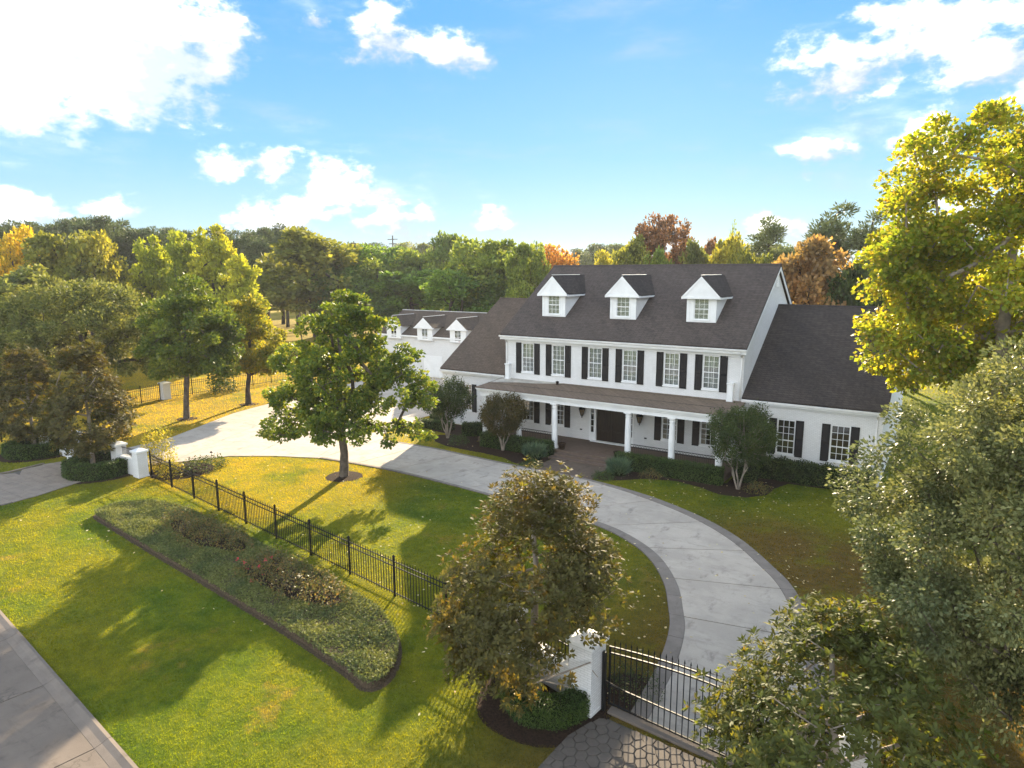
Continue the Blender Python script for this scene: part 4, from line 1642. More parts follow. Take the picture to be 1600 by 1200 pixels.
# ------------------------------------------------------------------ vegetation materials
M['bark'] = plain('bark_grey', (.105, .085, .068), .95, .1, 0, .4, 3.0, .8)
M['bark_pale'] = plain('bark_pale', (.27, .225, .18), .8, .15, 0, .3, 2.5, .4)
M['bark_dark'] = plain('bark_dark', (.06, .048, .04), .95, .1, 0, .4, 3.0, .8)
M['maple'] = leaf_mat('maple_leaf', [(.045, .072, .014), (.066, .098, .017), (.10, .125, .02), (.15, .15, .022)], .5, .5, .3, clump=.45)
M['tree_a'] = leaf_mat('young_tree_leaf', [(.045, .068, .016), (.07, .095, .018), (.12, .135, .022)], .45, .5, .25, clump=.4)
M['tree_b'] = leaf_mat('yellow_tree_leaf', [(.09, .105, .018), (.15, .15, .022), (.24, .19, .022)], .5, .5, .25, clump=.4)
M['sycamore'] = leaf_mat('sycamore_leaf', [(.085, .12, .014), (.135, .165, .02), (.19, .20, .022), (.235, .215, .024), (.16, .12, .03)], .58, .5, .25, clump=.35, dead=(.14, .17, .02), dead_amt=.0)
M['live_oak'] = leaf_mat('live_oak_leaf', [(.055, .064, .022), (.09, .098, .034), (.145, .145, .052)], .38, .6, .1, clump=.35, warm=(1.3, 1.2, .6))
M['oak_grey'] = leaf_mat('grey_oak_leaf', [(.050, .058, .026), (.085, .092, .044), (.15, .15, .082)], .34, .5, .14, clump=.4, warm=(1.15, 1.12, .75))
M['crape'] = leaf_mat('crape_leaf', [(.022, .036, .014), (.034, .050, .018), (.052, .066, .022)], .35, .55, .2, clump=.8)
M['crape_warm'] = leaf_mat('crape_warm_leaf', [(.034, .032, .013), (.05, .042, .016), (.07, .046, .02)], .35, .55, .2, clump=.8)
M['box'] = leaf_mat('boxwood_leaf', [(.020, .036, .009), (.030, .052, .012), (.046, .07, .015)], .25, .5, .25, clump=1.0)
M['box_core'] = plain('hedge_core', (.012, .018, .006), .95, .05)
M['juniper'] = leaf_mat('juniper_leaf', [(.045, .07, .045), (.06, .09, .058), (.08, .11, .07)], .2, .55, .2, clump=1.0, warm=(1.1, 1.15, .8))
M['jasmine'] = leaf_mat('jasmine_leaf', [(.055, .066, .026), (.085, .096, .040), (.13, .138, .066)], .35, .6, .15, clump=.8)
M['rose'] = leaf_mat('rose_leaf', [(.05, .06, .022), (.09, .08, .03), (.15, .09, .04)], .4, .5, .3, clump=1.5)
M['rose_bloom'] = plain('rose_petal', (.55, .06, .07), .6)
M['pink_bloom'] = plain('crape_bloom', (.45, .16, .14), .7)
M['shrub_y'] = leaf_mat('yellow_shrub_leaf', [(.12, .13, .02), (.2, .18, .025), (.27, .2, .03)], .5, .5, .25, clump=1.0)
M['bg_leaf'] = leaf_mat('distant_leaf', [(.62, .66, .6), (1, 1, 1), (1.4, 1.32, 1.0)], .45, .6, .2, tint=True, clump=.22, warm=(1.3, 1.18, .5))
M['bg_pine'] = leaf_mat('distant_needle', [(.7, .7, .7), (1, 1, 1), (1.3, 1.3, 1.2)], .2, .6, .2, tint=True, clump=.3, warm=(1.1, 1.1, .7))


def magnolia_mat(name, top, under, trans, gold):
    m, N, L = new_mat(name)
    r = island(N)
    g = nd(N, 'ShaderNodeNewGeometry')
    tco = nd(N, 'ShaderNodeTexCoord').outputs['Object']
    t = mixc(N, L, r, [x * .6 for x in top], [x * 1.7 for x in top])
    u = mixc(N, L, r, [x * .7 for x in under], [x * 1.35 for x in under])
    f = noise(N, L, tco, .8, 3, .6, .48, .64)
    t = mixc(N, L, mth(N, L, 'MULTIPLY', f, .8), t, gold)
    old = mth(N, L, 'GREATER_THAN', r, .94)
    t = mixc(N, L, old, t, (.24, .15, .03))
    c = mixc(N, L, g.outputs['Backfacing'], t, u)
    rg = mth(N, L, 'ADD', mth(N, L, 'MULTIPLY', g.outputs['Backfacing'], .35), .30)
    b = principled(N, L, c, rg, .24)
    tr = nd(N, 'ShaderNodeBsdfTranslucent')
    L.new(mixc(N, L, 1.0, mixc(N, L, .5, t, u), (1.5, 1.2, .5), 'MULTIPLY'), tr.inputs[0])
    x = nd(N, 'ShaderNodeMixShader')
    x.inputs[0].default_value = trans
    L.new(b.outputs[0], x.inputs[1])
    L.new(tr.outputs[0], x.inputs[2])
    finish(N, L, x.outputs[0])
    return m


M['magnolia'] = magnolia_mat('magnolia_leaf', (.066, .095, .015), (.095, .085, .024), .44, (.29, .205, .024))
M['magnolia_green'] = magnolia_mat('magnolia_green_leaf', (.072, .11, .014), (.085, .10, .022), .44, (.27, .26, .022))
M['magnolia_far'] = magnolia_mat('magnolia_far_leaf', (.066, .088, .016), (.09, .08, .024), .40, (.20, .15, .024))


# ------------------------------------------------------------------ plant builders
def unit(v):
    return v / (np.linalg.norm(v, axis=-1, keepdims=True) + 1e-9)


def leaf_mesh(name, C, D, Nn, Ln, Wd, fold=False, droop=.15):
    """one leaf per row: base C, direction D, face normal Nn, length Ln, width Wd"""
    D = unit(D)
    S = unit(np.cross(D, Nn))
    Nn = np.cross(S, D)
    Ln = Ln[:, None]
    Wd = Wd[:, None]
    tip = C + D * Ln - Nn * Ln * droop
    mid = C + D * Ln * .48
    lf = mid + S * Wd * .5
    rt = mid - S * Wd * .5
    n = len(C)
    if fold:
        md = mid - Nn * Wd * .16
        V = np.stack([C, rt, tip, lf, md], 1).reshape(-1, 3)
        i = np.arange(n)[:, None] * 5
        F = np.concatenate([i + np.array([[0, 1, 2, 4]]), i + np.array([[0, 4, 2, 3]])], 0)
    else:
        V = np.stack([C, rt, tip, lf], 1).reshape(-1, 3)
        F = np.arange(4 * n).reshape(n, 4)
    return mesh_np(name, V, F, 4)


def sample_lobes(rng, lobes, n, shell=.45, zmin=-1e9):
    lobes = np.array(lobes, float)
    a = (lobes[:, 3] * lobes[:, 4] * lobes[:, 5]) ** (2 / 3)
    out = []
    while len(out) < n:
        k = rng.choice(len(lobes), p=a / a.sum())
        v = rng.normal(size=3)
        v /= np.linalg.norm(v)
        r = 1 - shell * rng.random() ** 1.5
        q = lobes[k, :3] + v * r * lobes[k, 3:]
        if q[2] < zmin:
            continue
        # skip points buried deep inside another lobe
        d = np.linalg.norm((q - lobes[:, :3]) / lobes[:, 3:], axis=1)
        if d.min() < .45 and rng.random() < .8:
            continue
        out.append(q)
    return np.array(out)


def skeleton(rng, trunk, clusters, tip_r, trunk_r, sag=.12):
    nodes = [np.array(t, float) for t in trunk]
    par = [-1] + list(range(len(trunk) - 1))
    low = trunk[min(2, len(trunk) - 1)][2]
    ax = np.array(trunk)[:, :2].mean(0)
    order = np.argsort(np.linalg.norm(clusters - np.array([ax[0], ax[1], trunk[-1][2] * .6]), axis=1))
    tips = []
    for k in order:
        c = clusters[k]
        P = np.array(nodes)
        v = c - P
        d = np.linalg.norm(v, axis=1)
        cost = d + 1.6 * np.maximum(0, P[:, 2] - c[2] + .15 * d) + np.where(np.arange(len(P)) < 2, 3.0, 0)
        j = int(np.argmin(cost))
        p = P[j]
        m = max(1, int(d[j] / 1.3))
        last = j
        side = rng.normal(size=3) * d[j] * .06
        for i in range(1, m + 1):
            t = i / m
            q = p + (c - p) * t + np.array([0, 0, math.sin(math.pi * t) * d[j] * sag]) + side * math.sin(math.pi * t)
            nodes.append(q)
            par.append(last)
            last = len(nodes) - 1
        tips.append(last)
    cnt = np.zeros(len(nodes))
    for t in tips:
        cnt[t] += 1
    for i in range(len(nodes) - 1, 0, -1):
        if par[i] >= 0:
            cnt[par[i]] += cnt[i]
    rad = tip_r * np.maximum(cnt, 1) ** .46
    rad[:len(trunk)] = np.maximum(rad[:len(trunk)], np.linspace(trunk_r, trunk_r * .35, len(trunk)))
    rad = np.minimum(rad, trunk_r)
    rad[0] = trunk_r * 1.25
    return np.array(nodes), par, rad


def tubes_mesh(name, nodes, par, rad, sides=6):
    V = []
    F = []
    n = 0
    for i in range(len(nodes)):
        j = par[i]
        if j < 0:
            continue
        a, b = nodes[j], nodes[i]
        d = b - a
        l = np.linalg.norm(d)
        if l < 1e-4:
            continue
        d = d / l
        u = np.cross(d, [0.13, 0.41, .9])
        u /= np.linalg.norm(u)
        w = np.cross(d, u)
        t = np.arange(sides) * 2 * math.pi / sides
        ring = np.cos(t)[:, None] * u + np.sin(t)[:, None] * w
        V.append(a - d * .01 + ring * min(rad[j], rad[i] * 1.5))
        V.append(b + d * .01 + ring * rad[i])
        k = np.arange(sides)
        F.append(np.stack([n + k, n + (k + 1) % sides, n + sides + (k + 1) % sides, n + sides + k], 1))
        n += 2 * sides
    me = mesh_np(name, np.concatenate(V), np.concatenate(F), 4)
    me.polygons.foreach_set('use_smooth', np.ones(len(me.polygons), dtype=bool))
    return me


def crown_leaves(rng, name, clusters, centre, per, rad, L_, W_, flat=.7, up=.22, droop=.15, spray=.35):
    """leaf clumps round every cluster: leaves point out and up, a few hang"""
    n = len(clusters) * per
    c = np.repeat(clusters, per, 0)
    g = rng.normal(size=(n, 3))
    g = unit(g) * (rng.random((n, 1)) ** .45) * rad * rng.uniform(.65, 1.25, (len(clusters), 1)).repeat(per, 0)
    g[:, 2] *= flat
    P = c + g
    out = unit(P - centre)
    D = unit(out * .7 + unit(g) * .9 + rng.normal(size=(n, 3)) * .6 + np.array([0, 0, -.1]))
    Nn = unit(rng.normal(size=(n, 3)) * .75 + np.array([0, 0, up]) + out * .35)
    sz = rng.uniform(.65, 1.3, n)
    return leaf_mesh(name, P, D, Nn, L_ * sz, W_ * sz, False, droop)


def tree(name, label, base, lobes, ncl, per, crad, leaf, mat, bark, trunk, trunk_r, seed, group=None, cat='tree', flat=.7, up=.22, zmin=.3, tip_r=.022, shell=.5, rot=0, sag=.12):
    rng = np.random.default_rng(seed)
    r = thing(name, base, label, cat, group)
    cl = sample_lobes(rng, lobes, ncl, shell, zmin)
    nodes, par, rad = skeleton(rng, trunk, cl, tip_r, trunk_r, sag)
    tm = tubes_mesh('trunk', nodes, par, rad)
    tm.materials.append(M[bark])
    link(bpy.data.objects.new('trunk', tm), r)
    ctr = np.array(lobes, float)[:, :3].mean(0)
    cm = crown_leaves(rng, 'crown', cl, ctr, per, crad, leaf[0], leaf[1], flat, up)
    cm.materials.append(M[mat])
    link(bpy.data.objects.new('crown', cm), r)
    return r


def trunk_line(rng, h, n=6, wob=.12, lean=(0, 0)):
    return [(lean[0] * i / (n - 1) + (rng.uniform(-wob, wob) if i else 0), lean[1] * i / (n - 1) + (rng.uniform(-wob, wob) if i else 0), h * i / (n - 1)) for i in range(n)]


CR = np.array([math.cos(YAW), math.sin(YAW)])          # along the street side of the view, used to spread crowns
CB = np.array([-math.sin(YAW), math.cos(YAW)])


def lob(r, b, z, rr, rb, rz):
    q = CR * r + CB * b
    m_ = (rr + rb) / 2
    return (q[0], q[1], z, rr * .6 + m_ * .4, rb * .6 + m_ * .4, rz)


R_ = np.random.default_rng(21)
# ------------------------------------------------------------------ the near trees
tree('maple_tree', 'broad green maple on the front lawn inside the driveway loop, mulch ring at its foot', (-1.94, -15.12, 0),
     [lob(.3, 0, 5.9, 3.7, 3.5, 2.7), lob(-2.5, .5, 4.8, 2.3, 2.2, 1.3), lob(3.4, -.3, 5.4, 2.4, 2.3, 1.3), lob(.2, 0, 8.4, 2.4, 2.2, 1.8), lob(.6, 0, 10.1, 1.3, 1.3, 1.3), lob(3.7, -.5, 2.9, 2.5, 1.2, .55), lob(-3.5, 0, 3.1, 1.7, 1.2, .55), lob(.2, -2.3, 4.0, 2.2, 1.4, 1.3), lob(3.7, .4, 7.2, 1.4, 1.3, .9), lob(-2.7, .4, 7.2, 1.3, 1.3, .9), lob(-1.4, .3, 9.2, 1.0, 1.0, .9), lob(2.3, 0, 9.2, 1.1, 1.1, .9)],
     290, 125, .56, (.21, .16), 'maple', 'bark', trunk_line(R_, 9.2, 7, .15), .24, 5, flat=.6, zmin=1.9, shell=.65)
tree('shade_tree', 'dark green round-headed young tree on the orange lawn left of the driveway', (-25.79, -11.03, 0),
     [lob(.9, 0, 7.4, 3.9, 3.6, 3.4), lob(.4, 0, 9.6, 2.6, 2.4, 2.3), lob(2.0, 0, 5.2, 2.8, 2.6, 1.7), lob(-1.2, 0, 5.6, 2.2, 2.2, 1.6)],
     150, 170, .8, (.26, .20), 'tree_a', 'bark', trunk_line(R_, 9.0, 6, .12, (.5, .3)), .22, 6, zmin=3.3)
tree('shade_tree', 'smaller yellow-green tree with forked trunk at the driveway edge', (-26.91, -4.11, 0),
     [lob(1.0, 0, 6.2, 2.7, 2.6, 3.0), lob(.6, 0, 8.4, 1.8, 1.8, 2.0), lob(1.8, 0, 4.4, 2.0, 2, 1.4)],
     110, 150, .75, (.26, .20), 'tree_b', 'bark_dark', trunk_line(R_, 7.0, 6, .15, (.6, .4)), .24, 7, zmin=2.4)
tree('live_oak', 'wide spreading grey-green live oak behind the left entrance', (-41.5, -11.5, 0),
     [lob(0, 0, 7.2, 8.5, 7, 4.2), lob(-6, 0, 6.2, 4.5, 4.5, 3.2), lob(6.2, .5, 6.0, 4.2, 4.5, 3.4), lob(-2, 1, 9.2, 4.5, 4.5, 2.6), lob(4, 1, 8.2, 3.6, 3.6, 2.6), lob(8.0, 0, 4.2, 2.6, 2.6, 1.8)],
     230, 260, 1.25, (.30, .17), 'live_oak', 'bark_dark', trunk_line(R_, 6.5, 6, .3), .5, 8, zmin=1.4, flat=.65)
tree('yellow_sycamore', 'tall sycamore with large yellow autumn leaves over the right wing', (30.6, -4.6, 0),
     [lob(0, 0, 12.8, 5.6, 5.2, 5.4), lob(-4.0, 0, 9.0, 2.6, 2.4, 2.0), lob(-1.5, 0, 16.2, 4.0, 3.8, 3.2), lob(2.2, 0, 18.4, 3.4, 3.4, 2.6), lob(-3.6, 0, 12.6, 2.6, 2.4, 2.4), lob(3, 0, 9, 4, 4, 3)],
     330, 230, .85, (.21, .18), 'sycamore', 'bark_pale', trunk_line(R_, 17.0, 8, .25), .36, 9, zmin=6.6, flat=.75, shell=.7)
tree('grey_oak', 'large grey-green small-leaved oak filling the right edge', (33.4, -22.3, 0),
     [lob(-2.4, -.4, 6.8, 4.8, 4.4, 4.0), lob(-.6, 0, 9.9, 3.8, 3.4, 2.4), lob(-4.8, -.4, 5.8, 2.5, 2.4, 2.2), lob(-3.6, -.6, 8.2, 2.2, 2.0, 1.8), lob(1.5, 0, 7, 4, 4, 4), lob(-3.0, -1.0, 3.9, 2.6, 2.2, 1.2), lob(-1.0, -1.2, 3.6, 2.6, 2.2, 1.2), lob(.8, -.5, 11.2, 2.6, 2.4, 1.5), lob(-4.9, -.3, 7.9, 1.7, 1.6, 1.3)],
     470, 520, .62, (.105, .06), 'oak_grey', 'bark', trunk_line(R_, 9.5, 7, .2, (-1.0, -.4)), .33, 10, zmin=2.2, flat=.7, shell=.55, tip_r=.012)


def magnolia(name, label, base, h, rad, seed, n_ros, leaf, mat, z0=.9, lean=(0, 0), top=1.35, cut=None):
    """conical magnolia: rosettes of stiff leaves at the twig ends"""
    rng = np.random.default_rng(seed)
    r = thing(name, base, label, 'tree')
    nb = 110
    zz = z0 + (h - z0) * rng.random(nb) ** 1.25
    t = (zz - z0) / (h - z0)
    prof = rad * np.clip(np.minimum(1.0, .72 + 1.3 * t) * (1 - t ** top * .74), .15, 1)
    an = rng.random(nb) * 2 * math.pi
    rr = prof * (.55 + .45 * rng.random(nb) ** .5)
    cl = np.stack([rr * np.cos(an) + lean[0] * t, rr * np.sin(an) + lean[1] * t, zz], 1)
    nodes, par, rd = skeleton(rng, trunk_line(rng, h * .9, 7, .05, lean), cl, .012, .15, .10)
    tm = tubes_mesh('trunk', nodes, par, rd)
    tm.materials.append(M['bark_pale'])
    link(bpy.data.objects.new('trunk', tm), r)
    # rosettes gather round the branch ends
    k = rng.integers(0, nb, n_ros)
    g = rng.normal(size=(n_ros, 3))
    g = unit(g) * (rng.random((n_ros, 1)) ** .5) * rad * .27
    g[:, 2] *= .8
    C = cl[k] + g
    C = C[C[:, 2] > z0 * .6]
    if cut is not None:
        C = C[~((C[:, 0] > cut[0]) & (C[:, 2] < cut[1]))]
    n_ros = len(C)
    ctr = np.array([0, 0, h * .38])
    A = unit(unit(C - ctr) * .8 + np.array([0, 0, .65]) + rng.normal(size=(n_ros, 3)) * .35)
    m_ = 8
    ax = np.repeat(A, m_, 0)
    u = unit(np.cross(ax, rng.normal(size=(n_ros, 3)).repeat(m_, 0)))
    w = np.cross(ax, u)
    th = np.tile(np.arange(m_) * 2 * math.pi / m_ * 1.0, n_ros) + rng.normal(size=n_ros * m_) * .25 + np.repeat(rng.random(n_ros) * 6, m_)
    rad_ = np.cos(th)[:, None] * u + np.sin(th)[:, None] * w
    ti = rng.uniform(.25, 1.0, n_ros * m_)[:, None]
    D = unit(rad_ * 1.0 + ax * ti)
    Nn = unit(ax * 1.0 - rad_ * ti * .9)
    P = np.repeat(C, m_, 0) + D * .02 + ax * rng.uniform(-.06, .05, n_ros * m_)[:, None]
    sz = rng.uniform(.7, 1.25, n_ros * m_)
    cm = leaf_mesh('crown', P, D, Nn, leaf[0] * sz, leaf[1] * sz, True, .12)
    cm.materials.append(M[mat])
    link(bpy.data.objects.new('crown', cm), r)
    return r


magnolia('magnolia_tree', 'bronze-leaved magnolia in front of the white gate pillar, ringed by a round hedge', (19.2, -27.05, 0), 6.6, 2.95, 31, 4600, (.165, .068), 'magnolia', 1.3, (-.1, .1), 1.6, (.85, 2.35))
magnolia('magnolia_tree', 'green-leaved magnolia at the bottom right in front of the iron gate', (27.75, -28.6, 0), 5.2, 3.0, 32, 3500, (.165, .068), 'magnolia_green', .9, (-.5, .1), 1.7)
magnolia('magnolia_tree', 'dark magnolia left of the far paved entrance, in a round hedge', (-24.9, -22.9, 0), 7.2, 2.4, 33, 2200, (.22, .10), 'magnolia_far', 1.6, (0, 0), 1.8)
magnolia('magnolia_tree', 'bronze magnolia right of the far paved entrance, in a round hedge', (-16.5, -22.9, 0), 7.9, 2.7, 34, 2500, (.22, .10), 'magnolia_far', 1.7, (0, 0), 1.8)


# ------------------------------------------------------------------ shrubs and hedges
def surface_leaves(rng, P, Nn, L_, W_, lift=.04):
    n = len(P)
    D = unit(Nn * .6 + rng.normal(size=(n, 3)) * .7)
    N2 = unit(Nn * .5 + rng.normal(size=(n, 3)) * .6 + np.array([0, 0, .45]))
    sz = rng.uniform(.6, 1.3, n)
    return leaf_mesh('foliage', P + Nn * rng.uniform(-.07, lift, (n, 1)), D, N2, L_ * sz, W_ * sz)


def hedge(label, path, w, h, seed, dens=900, leaf=(.055, .036), closed=False, mat='box', name='clipped_hedge', z0=0.0, rough=.03, group=None):
    """clipped hedge: a dark core and a coat of small leaves over top and sides"""
    rng = np.random.default_rng(seed)
    pts = np.array(path, float)
    base = (float(pts[:, 0].mean()), float(pts[:, 1].mean()), z0)
    r = thing(name, base, label, 'hedge', group)
    segs = len(pts) - (0 if closed else 1)
    core = MB()
    PP = []
    NN = []
    n = len(pts)
    tn = []
    for i in range(n):
        a = pts[(i - 1) % n] if (closed or i > 0) else pts[i]
        b = pts[(i + 1) % n] if (closed or i < n - 1) else pts[i]
        t = (b - a) / np.linalg.norm(b - a)
        tn.append(np.array([-t[1], t[0]]))
    tn = np.array(tn)
    lft = pts + tn * w / 2
    rgt = pts - tn * w / 2
    ins = .05
    for i in range(segs):
        j = (i + 1) % n
        c = [(*(pts[i] + tn[i] * (w / 2 - ins)), 0), (*(pts[j] + tn[j] * (w / 2 - ins)), 0), (*(pts[j] - tn[j] * (w / 2 - ins)), 0), (*(pts[i] - tn[i] * (w / 2 - ins)), 0)]
        v = [(x, y, z0) for x, y, _ in c] + [(x, y, z0 + h - ins) for x, y, _ in c]
        core.add(v, [(0, 1, 5, 4), (1, 2, 6, 5), (2, 3, 7, 6), (3, 0, 4, 7), (4, 5, 6, 7)])

        def face(a, b, cc, dd, nrm):
            a, b, cc, dd = [np.array(q) for q in (a, b, cc, dd)]
            ar = np.linalg.norm(np.cross(b - a, dd - a))
            k = int(ar * dens)
            s, t = rng.random((k, 1)), rng.random((k, 1))
            PP.append((a * (1 - s) + b * s) * (1 - t) + (dd * (1 - s) + cc * s) * t)
            NN.append(np.tile(nrm, (k, 1)))
        L0, L1, R0, R1 = lft[i], lft[j], rgt[i], rgt[j]
        up = np.array([0, 0, 1.0])
        face((*L0, z0 + h), (*L1, z0 + h), (*R1, z0 + h), (*R0, z0 + h), up)
        face((*L0, z0), (*L1, z0), (*L1, z0 + h), (*L0, z0 + h), np.array([*tn[i], 0.0]))
        face((*R0, z0), (*R1, z0), (*R1, z0 + h), (*R0, z0 + h), np.array([*(-tn[i]), 0.0]))
        if not closed and i == 0:
            t = np.array([tn[0][1], -tn[0][0]])
            face((*L0, z0), (*R0, z0), (*R0, z0 + h), (*L0, z0 + h), np.array([*(-t), 0.0]))
        if not closed and i == segs - 1:
            t = np.array([tn[-1][1], -tn[-1][0]])
            face((*L1, z0), (*R1, z0), (*R1, z0 + h), (*L1, z0 + h), np.array([*t, 0.0]))
    P = np.concatenate(PP)
    Nn = np.concatenate(NN)
    wob = np.sin(P[:, :1] * 5.1 + P[:, 1:2] * 3.7 + P[:, 2:] * 4) * rough + rng.normal(size=(len(P), 1)) * rough * .5
    P = P + Nn * wob
    put('core', core, M['box_core'], r)
    fm = surface_leaves(rng, P - np.array(base), Nn, leaf[0], leaf[1])
    fm.materials.append(M[mat])
    link(bpy.data.objects.new('foliage', fm), r)
    return r


def arc(cx, cy, r, a0, a1, n):
    return [(cx + r * math.cos(math.radians(a0 + (a1 - a0) * i / (n - 1))), cy + r * math.sin(math.radians(a0 + (a1 - a0) * i / (n - 1)))) for i in range(n)]


hedge('round clipped boxwood hedge ringing the front magnolia by the white pillar', arc(19.7, -27.15, 1.05, 150, 372, 15), .62, .72, 41, 2200, (.05, .034))
hedge('round clipped hedge left of the far paved entrance', arc(-24.2, -22.95, 1.6, 120, 420, 15), .8, .9, 42, 380, (.09, .06))
hedge('round clipped hedge right of the far paved entrance', arc(-15.6, -22.9, 1.6, 120, 420, 15), .8, .95, 43, 420, (.09, .06))
hedge('long clipped hedge along the right half of the porch', [(11.4, -4.15), (13.5, -4.12), (15.8, -4.1), (18.1, -4.05)], .8, 1.0, 44, 620, (.075, .05))
hedge('long clipped hedge along the left half of the porch', [(.9, -4.35), (3.0, -4.3), (5.0, -4.25), (6.55, -4.2)], .8, 1.0, 45, 560, (.075, .05))
hedge('short clipped hedge in front of the left wing, nearest the porch corner', [(-2.2, -2.7), (-1.3, -2.2), (-.4, -1.7)], .85, .95, 46, 560, (.075, .05))
hedge('long low hedge on the grass in front of the left wing', [(-7.0, -2.4), (-5.4, -2.15), (-3.8, -2.0)], .7, .65, 47, 560, (.075, .05))
hedge('short hedge end beside the driveway at the left wing corner', [(-7.2, -.6), (-6.0, -.2)], .7, .6, 48, 560, (.075, .05))
hedge('dark loose hedge under the right wing windows', [(19.4, -1.0), (21.4, -.95), (23.6, -.95), (25.8, -.95)], 1.05, 1.12, 49, 480, (.10, .06), mat='crape', name='loose_hedge', rough=.10)
hedge('dark hedge block at the right porch corner behind the crape myrtle', [(18.6, -2.9), (19.6, -2.3)], 1.0, 1.05, 50, 560, (.08, .05), mat='crape', name='loose_hedge', rough=.06)


def crape(label, base, h, rad, seed, mat, n=130, per=150, stems=6):
    """multi-stemmed crape myrtle: pale stems fan out from the base into a vase of upright twigs"""
    rng = np.random.default_rng(seed)
    r = thing('crape_myrtle', base, label, 'shrub', 'crape myrtles along the front of the house')
    nodes = []
    par = []
    rd = []
    ends = []
    for s in range(stems):
        a = 2 * math.pi * s / stems + rng.uniform(-.3, .3)
        out = rad * rng.uniform(.25, .55)
        last = -1
        for i in range(6):
            t = i / 5
            q = np.array([math.cos(a) * out * t ** 1.2 + .06 * math.cos(a), math.sin(a) * out * t ** 1.2 + .06 * math.sin(a), h * .52 * t])
            q[:2] += rng.normal(size=2) * .03 * i
            nodes.append(q)
            par.append(last)
            rd.append(.055 * (1 - .55 * t))
            last = len(nodes) - 1
        ends.append(last)
    cl = []
    for k in range(n):
        e = ends[k % stems]
        v = rng.normal(size=3)
        v /= np.linalg.norm(v)
        q = np.array([0, 0, h * .66]) + v * np.array([rad, rad, h * .33]) * (1 - .5 * rng.random() ** 1.4)
        j = min(range(len(ends)), key=lambda i: np.linalg.norm(nodes[ends[i]] - q))
        b = ends[j]
        m_ = (nodes[b] + q) / 2
        m_[2] -= .05
        nodes.append(m_)
        par.append(b)
        rd.append(.016)
        nodes.append(q)
        par.append(len(nodes) - 2)
        rd.append(.009)
        cl.append(q)
    tm = tubes_mesh('stems', np.array(nodes), par, np.array(rd), 5)
    tm.materials.append(M['bark_pale'])
    link(bpy.data.objects.new('stems', tm), r)
    cl = np.array(cl)
    N_ = n * per
    c = np.repeat(cl, per, 0)
    out = unit(c - np.array([0, 0, h * .35]))
    t = rng.random((N_, 1))
    up = unit(out * .7 + np.array([0, 0, .8]) + np.repeat(rng.normal(size=(n, 3)) * .3, per, 0))
    P = c + up * (t - .55) * .75 + rng.normal(size=(N_, 3)) * .13
    D = unit(up * .6 + rng.normal(size=(N_, 3)) * .8)
    Nn = unit(rng.normal(size=(N_, 3)) + np.array([0, 0, .5]))
    sz = rng.uniform(.7, 1.3, N_)
    cm = leaf_mesh('crown', P, D, Nn, .115 * sz, .06 * sz)
    cm.materials.append(M[mat])
    link(bpy.data.objects.new('crown', cm), r)
    return r


crape('green crape myrtle with pale stems at the right end of the porch', (19.15, -4.4, 0), 4.7, 1.9, 51, 'crape')
crape('green crape myrtle in a mulch ring in front of the left wing', (-2.6, -4.1, 0), 4.5, 1.9, 52, 'crape')
crape('brownish crape myrtle covering the left porch columns', (2.9, -4.75, 0), 3.9, 1.65, 53, 'crape_warm')
crape('round dark shrub behind the right crape myrtle against the wing wall', (19.35, -1.9, 0), 4.4, 1.05, 54, 'crape', 110, 110)
crape('crape myrtle with pink blooms between garage and left wing', (-9.5, 9.5, 0), 5.0, 1.5, 55, 'crape', 80, 60)
_rg = np.random.default_rng(56)
_pb = _rg.normal(size=(260, 3)) * np.array([.8, .8, .5]) + np.array([0, 0, 4.9])
_bm = leaf_mesh('blooms', _pb, _rg.normal(size=(260, 3)), _rg.normal(size=(260, 3)), np.full(260, .16), np.full(260, .12))
_bm.materials.append(M['pink_bloom'])
link(tag(bpy.data.objects.new('blooms', _bm), kind='stuff'), [o for o in COL.objects if o.get('label', '').startswith('crape myrtle with pink')][0])


def spiky(label, base, rad, h, seed, n=1500):
    """feathery blue-green shrub: long upright sprays"""
    rng = np.random.default_rng(seed)
    r = thing('juniper_shrub', base, label, 'shrub', 'feathery shrubs beside the front walk')
    a = rng.random(n) * 2 * math.pi
    rr = rad * rng.random(n) ** .6 * .45
    P = np.stack([rr * np.cos(a), rr * np.sin(a), rng.random(n) * h * .45], 1)
    D = np.stack([np.cos(a) * .55, np.sin(a) * .55, np.full(n, .8)], 1) + rng.normal(size=(n, 3)) * .25
    Nn = rng.normal(size=(n, 3))
    me = leaf_mesh('foliage', P, D, Nn, rng.uniform(.35, .75, n) * h * .75, np.full(n, .05))
    me.materials.append(M['juniper'])
    link(bpy.data.objects.new('foliage', me), r)
    put('core', MB().lathe(base, [(rad * .45, 0), (rad * .5, h * .2), (rad * .3, h * .45), (.02, h * .55)], 10), M['box_core'], r)


spiky('feathery blue-green shrub left of the front walk', (5.9, -5.3, 0), 1.15, 1.35, 61)
spiky('feathery blue-green shrub right of the front walk', (12.1, -5.5, 0), 1.1, 1.3, 62)


